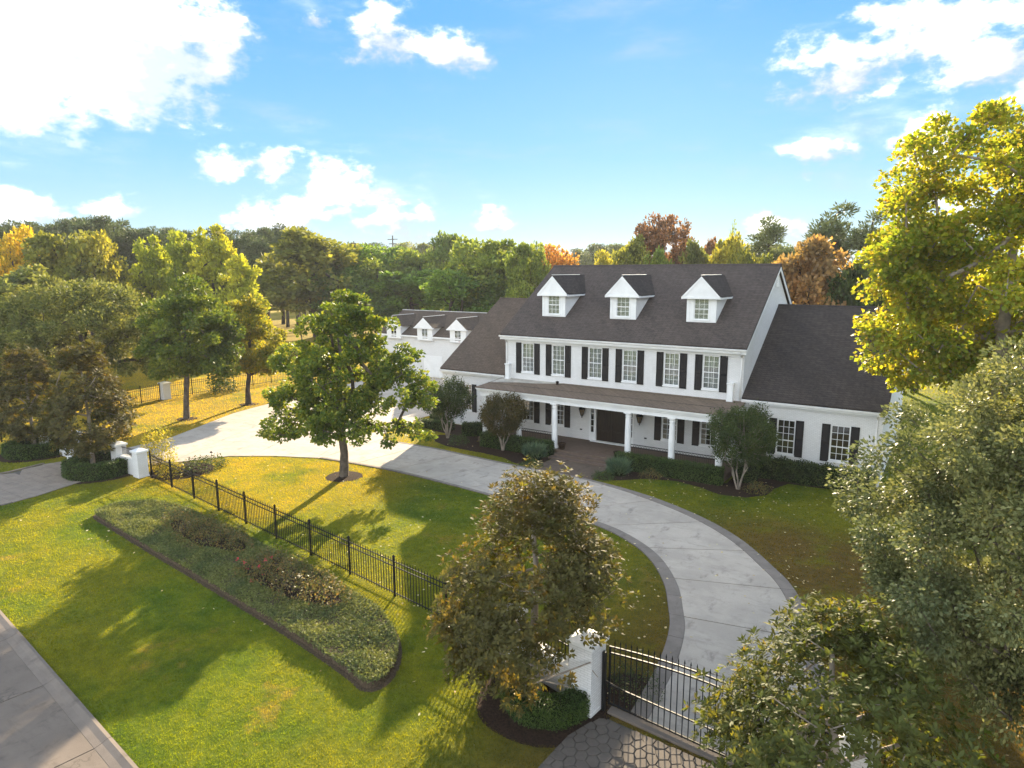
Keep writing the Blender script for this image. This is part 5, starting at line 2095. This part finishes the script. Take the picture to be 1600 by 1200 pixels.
def mound(name, label, base, rad, h, seed, mat, n=900, leaf=(.09, .05), group=None, bloom=None, cat='shrub'):
    rng = np.random.default_rng(seed)
    r = thing(name, base, label, cat, group)
    v = unit(rng.normal(size=(n, 3)))
    v[:, 2] = np.abs(v[:, 2])
    wob = 1 + .25 * np.sin(v[:, :1] * 5 + seed) * np.cos(v[:, 1:2] * 4 + seed * 2)
    P = v * np.array([rad, rad, h]) * wob * (1 - .4 * rng.random((n, 1)) ** 1.5)
    me = surface_leaves(rng, P, v, leaf[0], leaf[1], .08)
    me.materials.append(M[mat])
    link(bpy.data.objects.new('foliage', me), r)
    st = MB()
    for k in range(7):
        a = 2 * math.pi * k / 7
        st.tube((base[0], base[1], base[2]), (base[0] + rad * .6 * math.cos(a), base[1] + rad * .6 * math.sin(a), base[2] + h * .75), .012, .006, n=4)
    put('stems', st, M['bark_dark'], r)
    if bloom:
        k = bloom
        q = P[rng.choice(n, k)] * 1.06
        fl = np.repeat(q, 6, 0)
        D = unit(rng.normal(size=(6 * k, 3)) + np.array([0, 0, .5]))
        bm = leaf_mesh('blooms', fl, D, rng.normal(size=(6 * k, 3)), np.full(6 * k, .10), np.full(6 * k, .09))
        bm.materials.append(M['rose_bloom'])
        link(tag(bpy.data.objects.new('blooms', bm), kind='stuff'), r)
    return r


mound('ornamental_shrub', 'yellow-green airy shrub behind the pillar at the left end of the front fence', (-13.6, -20.2, 0), 1.1, 2.6, 71, 'shrub_y', 2600, (.12, .07))
mound('ornamental_shrub', 'low yellow-green plant just behind the fence start', (-11.2, -20.9, 0), .8, .9, 72, 'shrub_y', 900, (.11, .06))
mound('ornamental_shrub', 'low dark planting at the tip of the lawn by the driveway', (-11.0, -18.6, 0), 1.5, .65, 73, 'crape', 1300, (.12, .06))
mound('ornamental_shrub', 'round dark shrub against the far fence right of the lone pillar', (-35.0, -1.4, 0), 1.3, 1.6, 74, 'crape', 900, (.2, .12))
mound('ornamental_shrub', 'low green plant beside the left crape myrtle', (-.9, -4.9, 0), .8, .7, 75, 'box', 900, (.08, .05))
mound('ornamental_shrub', 'low plants at the foot of the right crape myrtle', (20.2, -4.3, 0), .7, .55, 76, 'rose', 800, (.08, .05))
mound('ornamental_shrub', 'low green edging plant at the right corner of the front walk', (11.7, -6.8, 0), .75, .4, 77, 'box', 900, (.07, .045))
mound('ornamental_shrub', 'low green edging plant at the left corner of the front walk', (6.6, -6.9, 0), .7, .4, 78, 'box', 900, (.07, .045))
mound('ornamental_shrub', 'rough dark shrub at the lawn corner just inside the near gate', (21.6, -25.2, 0), .9, .75, 79, 'crape', 1500, (.06, .03))
mound('ornamental_shrub', 'small reddish shrub before the hedge on the right of the porch', (14.0, -4.95, 0), .7, .5, 80, 'rose', 700, (.07, .045))

# rose bed: ground cover with a bare trench round it and two groups of rose bushes
put('bed_trench', MB().poly([(x, y, .006) for x, y in ccw(shrink(ccw(smooth_loop(BED, 3)), -.17))]), M['soil'], kind='structure')
_bed = ccw(smooth_loop(BED, 3))
_top = shrink(_bed, .10)
n = len(_bed)
mb = MB()
mb.add([(x, y, .0) for x, y in _bed] + [(x, y, .26) for x, y in shrink(_bed, .06)], [(i, (i + 1) % n, n + (i + 1) % n, n + i) for i in range(n)] + [tuple(range(n, 2 * n))]) if len(shrink(_bed, .06)) == n else mb.prism(_bed, 0, .26)
put('planting_bed', mb, M['soil'], kind='structure')
R1 = [(-2.9, -25.4), (-1.2, -24.9), (.8, -25.0), (2.6, -25.3), (3.3, -25.9), (2.2, -26.4), (.2, -26.5), (-1.8, -26.2)]
R2 = [(4.6, -26.1), (6.2, -25.8), (8.2, -26.0), (9.9, -26.4), (10.6, -26.9), (9.4, -27.5), (7.0, -27.5), (5.2, -27.1)]
_rg = np.random.default_rng(90)
_N = 150000
P = np.stack([_rg.uniform(-8, 15.2, _N), _rg.uniform(-29.8, -23.8, _N)], 1)
ok = inside(P, _bed) & ~inside(P, smooth_loop(R1, 3)) & ~inside(P, smooth_loop(R2, 3))
P = P[ok]
hgt_ = .28 + .07 * np.sin(P[:, 0] * 2.1) * np.cos(P[:, 1] * 2.7) + .03 * _rg.random(len(P))
P3 = np.column_stack([P, hgt_ + _rg.uniform(-.03, .05, len(P))])
_e = _rg.normal(size=(len(P3), 3)) + np.array([0, 0, .5])
gm = leaf_mesh('ground_cover', P3, _rg.normal(size=(len(P3), 3)) * np.array([1, 1, .5]) + np.array([0, 0, .25]), _e, _rg.uniform(.06, .12, len(P3)), _rg.uniform(.035, .06, len(P3)))
gm.materials.append(M['jasmine'])
o = bpy.data.objects.new('ground_cover', gm)
link(o)
tag(o, 'low leafy ground cover filling the long rose bed outside the fence', 'ground cover', kind='stuff')
# leaves hanging over the bed edge
_k = []
for i in range(n):
    a, b = np.array(_bed[i]), np.array(_bed[(i + 1) % n])
    m_ = int(np.linalg.norm(b - a) * 90)
    t = _rg.random((m_, 1))
    _k.append(np.column_stack([a * (1 - t) + b * t + _rg.normal(size=(m_, 2)) * .03, _rg.uniform(.22, .34, m_)]))
_k = np.concatenate(_k)
em = leaf_mesh('ground_cover', _k, _rg.normal(size=(len(_k), 3)), _rg.normal(size=(len(_k), 3)), _rg.uniform(.06, .12, len(_k)), _rg.uniform(.035, .06, len(_k)))
em.materials.append(M['jasmine'])
o = bpy.data.objects.new('ground_cover', em)
link(o)
tag(o, 'leafy fringe hanging over the edge of the long rose bed', 'ground cover', kind='stuff')
for (poly, grp, lab, sd, nb) in ((R1, 'roses in the left half of the bed', 'sparse rose bush with bare stems in the left rose group', 200, 11), (R2, 'roses in the right half of the bed', 'rose bush with reddish leaves in the right rose group', 300, 12)):
    put('rose_soil', MB().poly([(x, y, .29) for x, y in ccw(smooth_loop(poly, 3))]), M['mulch'], kind='structure')
    q = []
    while len(q) < nb:
        c = np.array([[_rg.uniform(min(p[0] for p in poly), max(p[0] for p in poly)), _rg.uniform(-27.4, -24.9)]])
        if inside(c, poly)[0] and all(np.hypot(*(c[0] - e)) > .62 for e in q):
            q.append(c[0])
    for i, c in enumerate(q):
        mound('rose_bush', lab, (float(c[0]), float(c[1]), .28), _rg.uniform(.5, .85), _rg.uniform(.6, 1.05), sd + i, 'rose', 480, (.09, .055), grp, 4 if (sd == 300 and i % 4 == 0) else None)

# mulch ring under the maple, soil under the gate hedges
for (cx, cy, rr) in ((-1.94, -15.12, 1.15), (-25.79, -11.03, .9), (-26.91, -4.11, .9), (19.6, -27.3, 2.0), (-24.2, -23.0, 2.5), (-15.6, -23.0, 2.4), (21.7, -25.4, 1.0), (-11.6, -19.9, 2.0)):
    put('mulch_ring', MB().add([(cx + rr * math.cos(t) * (1 + .05 * math.sin(3 * t)), cy + rr * math.sin(t) * (1 + .05 * math.cos(2 * t)), .009) for t in np.arange(28) * 2 * math.pi / 28] + [(cx, cy, .05)],
                               [(i, (i + 1) % 28, 28) for i in range(28)]), M['mulch'], kind='structure')

# ------------------------------------------------------------------ trees beyond the garden
TINT = {'gold': (0.360, 0.264, 0.030), 'orange': (0.30, 0.155, 0.055), 'olive': (0.120, 0.126, 0.036), 'olive2': (0.192, 0.180, 0.042), 'olive3': (0.108, 0.118, 0.046), 'lime': (0.180, 0.204, 0.031),
        'lime2': (0.216, 0.222, 0.030), 'green': (0.078, 0.126, 0.031), 'green2': (0.120, 0.150, 0.041), 'green3': (0.084, 0.118, 0.041), 'bronze': (0.126, 0.066, 0.050), 'rust': (0.185, 0.118, 0.075),
        'dark': (0.042, 0.060, 0.026), 'dark2': (0.060, 0.078, 0.029), 'pine': (0.058, 0.072, 0.034), 'pinelit': (0.082, 0.096, 0.050)}
BG = [
    (-81.8,-1.7,18.4,6.2,'broad','gold','golden yellow tree at the far left edge below the pines'),
    (-84.4,2.8,17.4,4.3,'broad','orange','small orange autumn tree beside the golden one at far left'),
    (-73.9,1.9,17.6,9.6,'broad','olive','rounded olive tree under the far-left pines, yellow on top'),
    (-70.4,4.8,17.3,7.0,'broad','olive2','yellow-topped olive tree next to the three lime green trees'),
    (-60.1,-9.1,13.0,10.1,'broad','olive3','wide olive tree behind the live oak at the left edge'),
    (-73.0,12.8,17.5,6.1,'sweet','lime','first lime green tree behind the live oak'),
    (-68.2,15.2,18.0,6.3,'sweet','lime','middle lime green tree behind the live oak, before dark pines'),
    (-63.6,17.0,18.9,7.1,'sweet','lime2','tallest lime green tree left of the stadium light pole'),
    (-56.8,16.3,14.5,6.5,'sweet','lime2','lower lime green tree in front of the dark pines, above the driveway'),
    (-73.3,44.1,19.8,18.0,'broad','olive','big round dark oak behind the maple, with a lit crown edge'),
    (-73.4,55.9,17.1,9.1,'broad','green','bright green tree right of the big round oak'),
    (-70.0,62.0,17.4,11.9,'broad','green','mid green tree in front of the utility pole'),
    (-64.5,64.3,16.6,10.5,'broad','green2','green tree behind the garage ridge, left one'),
    (-63.5,70.4,20.2,8.1,'broad','green3','tall narrow dark tree behind the garage'),
    (-39.1,48.8,17.7,11.7,'broad','green2','broad sunlit green tree behind the garage and left wing'),
    (-34.1,49.9,15.1,9.4,'broad','green3','soft green tree touching the left edge of the main roof'),
    (-26.6,45.3,16.5,5.8,'broad','green2','pale green tree above the left end of the main ridge'),
    (-37.2,42.7,12.5,10.1,'broad','green','low dense tree just behind the left wing roof'),
    (-58.1,54.0,12.5,13.3,'broad','green','low dense tree just behind the garage roof'),
    (-25.6,55.1,16.3,7.7,'broad','orange','orange red autumn tree peeking over the roof ridge'),
    (-23.6,65.2,15.5,6.7,'broad','olive2','small olive tree behind the ridge between orange and bronze trees'),
    (-11.6,50.9,17.2,6.6,'broad','olive','olive green tree left of the bronze tree behind the roof'),
    (-6.4,46.5,15.2,4.4,'broad','green2','light green tree below the bronze crown behind the roof'),
    (-9.9,58.1,20.8,8.4,'umbrella','bronze','dark bronze tree with a domed crown above the roof'),
    (-2.3,50.2,16.2,5.3,'broad','olive3','small dark olive tree right of the bronze tree'),
    (-2.0,58.7,16.9,3.8,'broad','bronze','small reddish tree between the bronze tree and yellow-green tree'),
    (3.5,49.8,16.7,6.1,'broad','olive2','yellow-green tree above the third dormer'),
    (-0.7,63.2,19.6,2.9,'sparse','green2','thin almost bare tree top above the third dormer'),
    (4.1,66.5,20.1,8.2,'pine','pinelit','domed pine behind the right end of the main ridge'),
    (17.1,24.2,15.3,7.2,'broad','rust','large rusty brown tree beside the right gable'),
    (15.5,50.3,20.4,7.9,'pine','pinelit','tall pine rising above the rusty brown tree'),
    (19.6,48.8,19.2,6.5,'pine','pinelit','tall pine between rusty tree and yellow sycamore'),
    (21.4,22.8,13.6,4.6,'broad','dark','dark evergreen tree behind the right wing ridge'),
    (22.8,35.0,15.6,5.1,'broad','dark2','dark green tree behind the yellow sycamore'),
    (7.4,44.7,14.6,4.8,'broad','olive','low olive tree behind the right end of the main roof'),
    (26.0,37.2,13.9,5.8,'broad','dark','dark tree mostly hidden behind the yellow sycamore'),
    (31.4,47.2,15.3,6.9,'broad','olive3','tree at the right edge hidden behind the yellow sycamore'),
    (-66.6,54.2,14.5,11.3,'broad','green2','sunlit green tree behind the maple crown'),
    (-68.7,46.3,13.7,9.6,'broad','green','low green tree between the round oak and the maple crown'),
]
PROTO = {}


def proto(kind, v):
    key = (kind, v)
    if key in PROTO:
        return PROTO[key]
    rng = np.random.default_rng(500 + 17 * v + sum(map(ord, kind)))
    H_ = 14.0
    if kind in ('broad', 'sweet', 'sparse'):
        lobes = [(0, 0, 7.2, 4.0, 4.0, 4.6)] if kind != 'sweet' else [(0, 0, 6.5, 3.4, 3.4, 4.5), (0, 0, 10.6, 2.1, 2.1, 3.0)]
        for k in range(9 if kind != 'sparse' else 5):
            a = rng.random() * 6.28
            t = rng.random()
            zz = 2.8 + 9.0 * t
            rr = 3.1 * math.sqrt(max(.05, 1 - ((zz - 6.6) / 7.2) ** 2))
            if kind == 'sweet':
                rr = 2.9 * (1 - .7 * t)
            lobes.append((rr * math.cos(a), rr * math.sin(a), zz, 1.7, 1.7, 1.5))
        ncl, per = (120, 85) if kind != 'sparse' else (40, 40)
        cl = sample_lobes(rng, lobes, ncl, .5, 1.0)
        nodes, par, rad = skeleton(rng, trunk_line(rng, 10, 6, .25), cl, .035, .32)
        crown = crown_leaves(rng, 'crown', cl, np.array([0, 0, 6.5]), per, 1.0 if kind != 'sweet' else .85, .46, .34, .7)
        mat, bk = 'bg_leaf', 'bark_dark'
    elif kind == 'umbrella':
        lobes = [(0, 0, 10.6, 4.2, 4.2, 3.2)]
        cl = sample_lobes(rng, lobes, 120, .55, 8.2)
        nodes, par, rad = skeleton(rng, trunk_line(rng, 9.5, 6, .15), cl, .045, .30)
        crown = crown_leaves(rng, 'crown', cl, np.array([0, 0, 9.5]), 75, .75, .40, .22, .7)
        mat, bk = 'bg_leaf', 'bark_dark'
    else:
        lobes = []
        for k in range(11):
            t = (k + rng.random() * .6) / 11.0
            zz = 6.2 + 7.4 * t
            a = rng.random() * 6.28
            rr = (2.7 * (1 - t) ** .7 + .2) * rng.uniform(.5, 1.1)
            lobes.append((rr * math.cos(a), rr * math.sin(a), zz, 1.5 - .4 * t, 1.5 - .4 * t, .75))
        cl = sample_lobes(rng, lobes, 100, .7, 4.0)
        nodes, par, rad = skeleton(rng, trunk_line(rng, 13.4, 8, .15), cl, .03, .26, .02)
        n_ = len(cl) * 75
        c = np.repeat(cl, 75, 0)
        g = unit(rng.normal(size=(n_, 3))) * rng.random((n_, 1)) ** .5 * np.array([.85, .85, .5])
        crown = leaf_mesh('crown', c + g, unit(g) + np.array([0, 0, .5]) + rng.normal(size=(n_, 3)) * .3, rng.normal(size=(n_, 3)), rng.uniform(.3, .55, n_), rng.uniform(.10, .18, n_))
        mat, bk = 'bg_pine', 'bark_dark'
    tm = tubes_mesh('trunk', nodes, par, rad, 5)
    tm.materials.append(M[bk])
    crown.materials.append(M[mat])
    zs = np.empty(len(crown.vertices) * 3, dtype=np.float32)
    crown.vertices.foreach_get('co', zs)
    zs = zs.reshape(-1, 3)
    PROTO[key] = (tm, crown, float(np.percentile(zs[:, 2], 99.7)), float(np.percentile(np.hypot(zs[:, 0], zs[:, 1]), 96)))
    return PROTO[key]


NAMES = {'broad': 'broadleaf_tree', 'sweet': 'sweetgum_tree', 'sparse': 'thin_tree', 'umbrella': 'domed_tree', 'pine': 'pine_tree'}
_rb = random.Random(77)


def bg_tree(x, y, h, w, kind, tint, label, group=None):
    tm, cr, hh, rr = proto(kind, _rb.randrange({'broad': 4, 'sweet': 2, 'pine': 3}.get(kind, 1)))
    r = thing(NAMES[kind], (x, y, 0), label, 'tree', group)
    r.rotation_euler.z = _rb.uniform(0, 6.28)
    s = w * 1.12 / 2 / rr
    r.scale = (s, s, h / hh)
    c = TINT[tint]
    k = _rb.uniform(.9, 1.12)
    for (nm, me) in (('trunk', tm), ('crown', cr)):
        o = bpy.data.objects.new(nm, me)
        o.color = (c[0] * k, c[1] * k, c[2] * k, 1)
        link(o, r)
    return r


for b in BG:
    bg_tree(*b)
FAR_A = [(-140,15,22.0),(-115,8,20.6),(-143,18,21.2),(-132,16,21.1),(-143,21,22.2),(-142,22,23.0),(-118,15,21.3),(-114,14,21.2),(-129,22,21.8),(-120,19,21.5),(-140,30,22.6),(-130,27,23.4),(-115,23,21.8),(-123,27,23.3),(-117,25,22.8),(-108,23,22.9),(-125,32,23.1),(-111,27,21.9),(-120,33,23.1),(-114,31,21.1),(-115,33,20.3),(-107,30,20.4),(-113,34,21.3),(-107,33,21.0),(-117,41,21.3),(-132,50,22.9),(-101,34,20.0),(-126,51,21.9),(-122,50,20.1),(-105,41,19.3),(-105,44,21.2),(-107,47,21.5),(-111,51,22.2),(-128,64,22.7),(-126,66,21.7),(-97,47,20.8),(-112,59,21.5),(-93,48,19.4),(-102,55,22.1),(-101,54,20.9),(-105,61,23.1),(-105,61,22.0),(-97,56,21.4),(-103,64,22.7),(-96,58,21.1),(-100,63,21.6),(-88,55,19.8),(-89,58,18.4),]
FAR_B = [(-187,148,22.7),(-180,147,22.2),(-142,115,20.3),(-156,134,22.2),(-160,142,20.7),(-141,127,20.0),(-151,142,22.6),(-143,138,20.4),(-136,135,21.7),(-158,164,21.7),(-139,148,22.4),(-154,171,22.9),(-143,163,23.1),(-131,154,22.9),(-143,174,22.3),(-143,180,22.2),(-134,174,19.7),(-124,166,20.7),(-118,164,20.8),(-109,157,19.2),(-120,179,22.0),(-110,170,21.2),(-107,171,19.5),(-94,156,20.6),(-94,163,18.6),(-111,199,20.8),(-101,202,20.9),(-89,185,19.1),(-93,200,22.3),(-87,194,21.9),(-90,207,21.8),(-70,170,21.1),(-88,217,19.8),(-72,187,20.8),(-83,222,22.8),(-53,185,19.9),(-53,197,18.5),(-58,225,19.9),(-41,181,19.7),(-50,224,19.2),(-50,236,21.4),(-41,221,20.7),(-37,217,20.4),(-33,218,18.7),(-28,210,18.5),(-26,215,21.1),(-18,192,19.6),]
for (x, y, h) in FAR_A:
    q_ = math.degrees(math.atan2(x - CAM[0], y - CAM[1]))
    lb_ = ('tall dark pine of the far wood at the extreme left' if q_ < -68 else 'tall dark pine of the far wood above the rounded olive trees' if q_ < -63.5 else
           'tall dark pine of the far wood above the lime green trees' if q_ < -58 else 'tall dark pine of the far wood between lime trees and big round oak')
    bg_tree(x, y, h, _rb.uniform(7, 11), 'pine', 'pine', lb_, lb_.replace('tall dark pine', 'pines'))
for (x, y, h) in FAR_B:
    bg_tree(x, y, h, _rb.uniform(10, 15), 'pine' if _rb.random() < .5 else 'broad', 'pine' if _rb.random() < .6 else 'olive3', *(('small distant tree on the horizon above the garage', 'distant trees above the garage') if x < -95 else ('small distant tree on the horizon above the main roof ridge', 'distant trees above the main ridge')))
# undergrowth at the foot of the far wood
mid_trees = [(-66 + i * 6.3 + _rb.uniform(-2, 2), 30 + i * 1.6 + _rb.uniform(-3, 3)) for i in range(0)]

# utility poles and a field light beyond the trees
def pole(x, y, h, label, arms, lights=False):
    r = thing('utility_pole', (x, y, 0), label, 'utility pole')
    put('mast', MB().tube((x, y, 0), (x, y, h), .22, .15, n=8), M['bark'], r)
    for z, w in arms:
        put('crossarm', MB().box(x - w, x + w, y - .08, y + .08, z - .1, z + .1), M['bark'], r)
    if lights:
        for z, w in arms:
            for k in range(5):
                put('floodlight', MB().box(x - w + k * w / 2 - .25, x - w + k * w / 2 + .25, y - .35, y - .09, z - .2, z + .35), M['gutter'], r)


pole(-101.4, 95.6, 22.0, 'tall wooden utility pole with crossarms rising above the green trees', [(21.0, 1.8), (19.8, 1.4)])
pole(-116.0, 95.2, 20.9, 'thin pale pole left of the taller utility pole', [(20.2, .9)])
pole(-96.3, 40.0, 19.2, 'field light pole with floodlights behind the lime green trees', [(18.6, 2.0), (17.4, 2.0)], True)

# ------------------------------------------------------------------ grass
_rg = np.random.default_rng(123)
HARD = [ccw(smooth_line(DR_IN, 4) + smooth_line(DR_OUT, 4)[::-1]), COURT, LEFT_APRON, RIGHT_APRON, shrink(ccw(smooth_loop(BED, 3)), -.14), BED_R, BED_L, WALK, HOUSE]
HARD += [[(cx + rr * math.cos(t), cy + rr * math.sin(t)) for t in np.arange(16) * 2 * math.pi / 16] for (cx, cy, rr) in ((-1.94, -15.12, 1.1), (19.6, -27.3, 1.9), (-24.2, -23.0, 2.4), (-15.6, -23.0, 2.3), (21.7, -25.4, .9), (-11.6, -19.9, 1.9))]
_a0 = math.atan2(FWD[1], FWD[0])


def blades(n, dmin, dmax, h, w, lab):
    a = _a0 + _rg.uniform(-.82, .82, n)
    d = np.sqrt(_rg.uniform(dmin ** 2, dmax ** 2, n))
    P = np.stack([CAM[0] + d * np.cos(a), CAM[1] + d * np.sin(a)], 1)
    keep = P[:, 1] > -33.85 - .118 * P[:, 0] + .02
    for hd in HARD:
        keep &= ~inside(P, hd)
    P = P[keep]
    n = len(P)
    b = np.column_stack([P, np.zeros(n)])
    t = _rg.random(n) * 2 * math.pi
    s = np.stack([np.cos(t), np.sin(t), np.zeros(n)], 1)
    sz = _rg.uniform(.55, 1.25, n)[:, None]
    wd = s * w * sz * .5
    lean = np.column_stack([_rg.normal(size=(n, 2)) * .55, np.ones(n)])
    V = np.stack([b - wd, b + wd, b + unit(lean) * h * sz], 1).reshape(-1, 3)
    me = mesh_np('lawn_grass', V, np.arange(3 * n), 3)
    me.materials.append(M['blades'])
    o = bpy.data.objects.new('lawn_grass', me)
    link(o)
    tag(o, lab, 'grass', kind='stuff')


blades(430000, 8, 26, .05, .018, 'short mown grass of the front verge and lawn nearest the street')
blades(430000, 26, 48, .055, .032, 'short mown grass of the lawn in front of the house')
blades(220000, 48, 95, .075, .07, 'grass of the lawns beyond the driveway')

# fallen leaves
n = 900
P = np.stack([_rg.uniform(12, 34, n), _rg.uniform(-26, -2, n)], 1)
n2 = 350
P = np.concatenate([P, np.stack([_rg.uniform(-12, 20, n2), _rg.uniform(-30, -5, n2)], 1)])
keep = np.ones(len(P), bool)
for hd in (COURT, BED, HOUSE):
    keep &= ~inside(P, hd)
on = inside(P, HARD[0])
keep &= ~(on & (_rg.random(len(P)) < .8))
P = P[keep]
on = on[keep]
n = len(P)
fm = leaf_mesh('fallen_leaves', np.column_stack([P, np.where(on, .066, .055)]), np.column_stack([_rg.normal(size=(n, 2)), np.zeros(n)]), np.column_stack([_rg.normal(size=(n, 2)) * .25, np.ones(n)]), _rg.uniform(.06, .16, n), _rg.uniform(.05, .11, n), False, -.1)
M['fallen'] = leaf_mat('fallen_leaf', [(.20, .13, .07), (.34, .26, .16), (.50, .42, .30)], .2, .7, .2, clump=2)
fm.materials.append(M['fallen'])
o = bpy.data.objects.new('fallen_leaves', fm)
link(o)
tag(o, 'pale fallen leaves scattered over the shaded lawn', 'fallen leaves', kind='stuff')

# garden light stake by the drive
_st = thing('path_light', (-11.9, -17.6, 0), 'small black path light on a stake at the lawn tip by the driveway', 'path light')
put('stake', MB().tube((-11.9, -17.6, 0), (-11.9, -17.6, .62), .015, n=6), M['iron'], _st)
put('shade', MB().lathe((-11.9, -17.6, .62), [(.11, 0), (.10, .03), (.03, .09), (.01, .12)], 10), M['iron'], _st)

# ------------------------------------------------------------------ thin evening haze over the whole place
HAZE = 0.0002
_hz = bpy.data.materials.new('haze_air')
_hz.use_nodes = True
_hz.node_tree.nodes.clear()
_pv = _hz.node_tree.nodes.new('ShaderNodeVolumePrincipled')
_pv.inputs['Color'].default_value = (.93, .95, 1.0, 1)
_pv.inputs['Density'].default_value = HAZE
_pv.inputs['Anisotropy'].default_value = .1
_ho = _hz.node_tree.nodes.new('ShaderNodeOutputMaterial')
_hz.node_tree.links.new(_pv.outputs[0], _ho.inputs['Volume'])
hz = put('haze', MB().box(-330, 260, -90, 400, -1.0, 27.0), _hz, kind='stuff')
tag(hz, 'thin pale haze softening the far trees', 'haze')
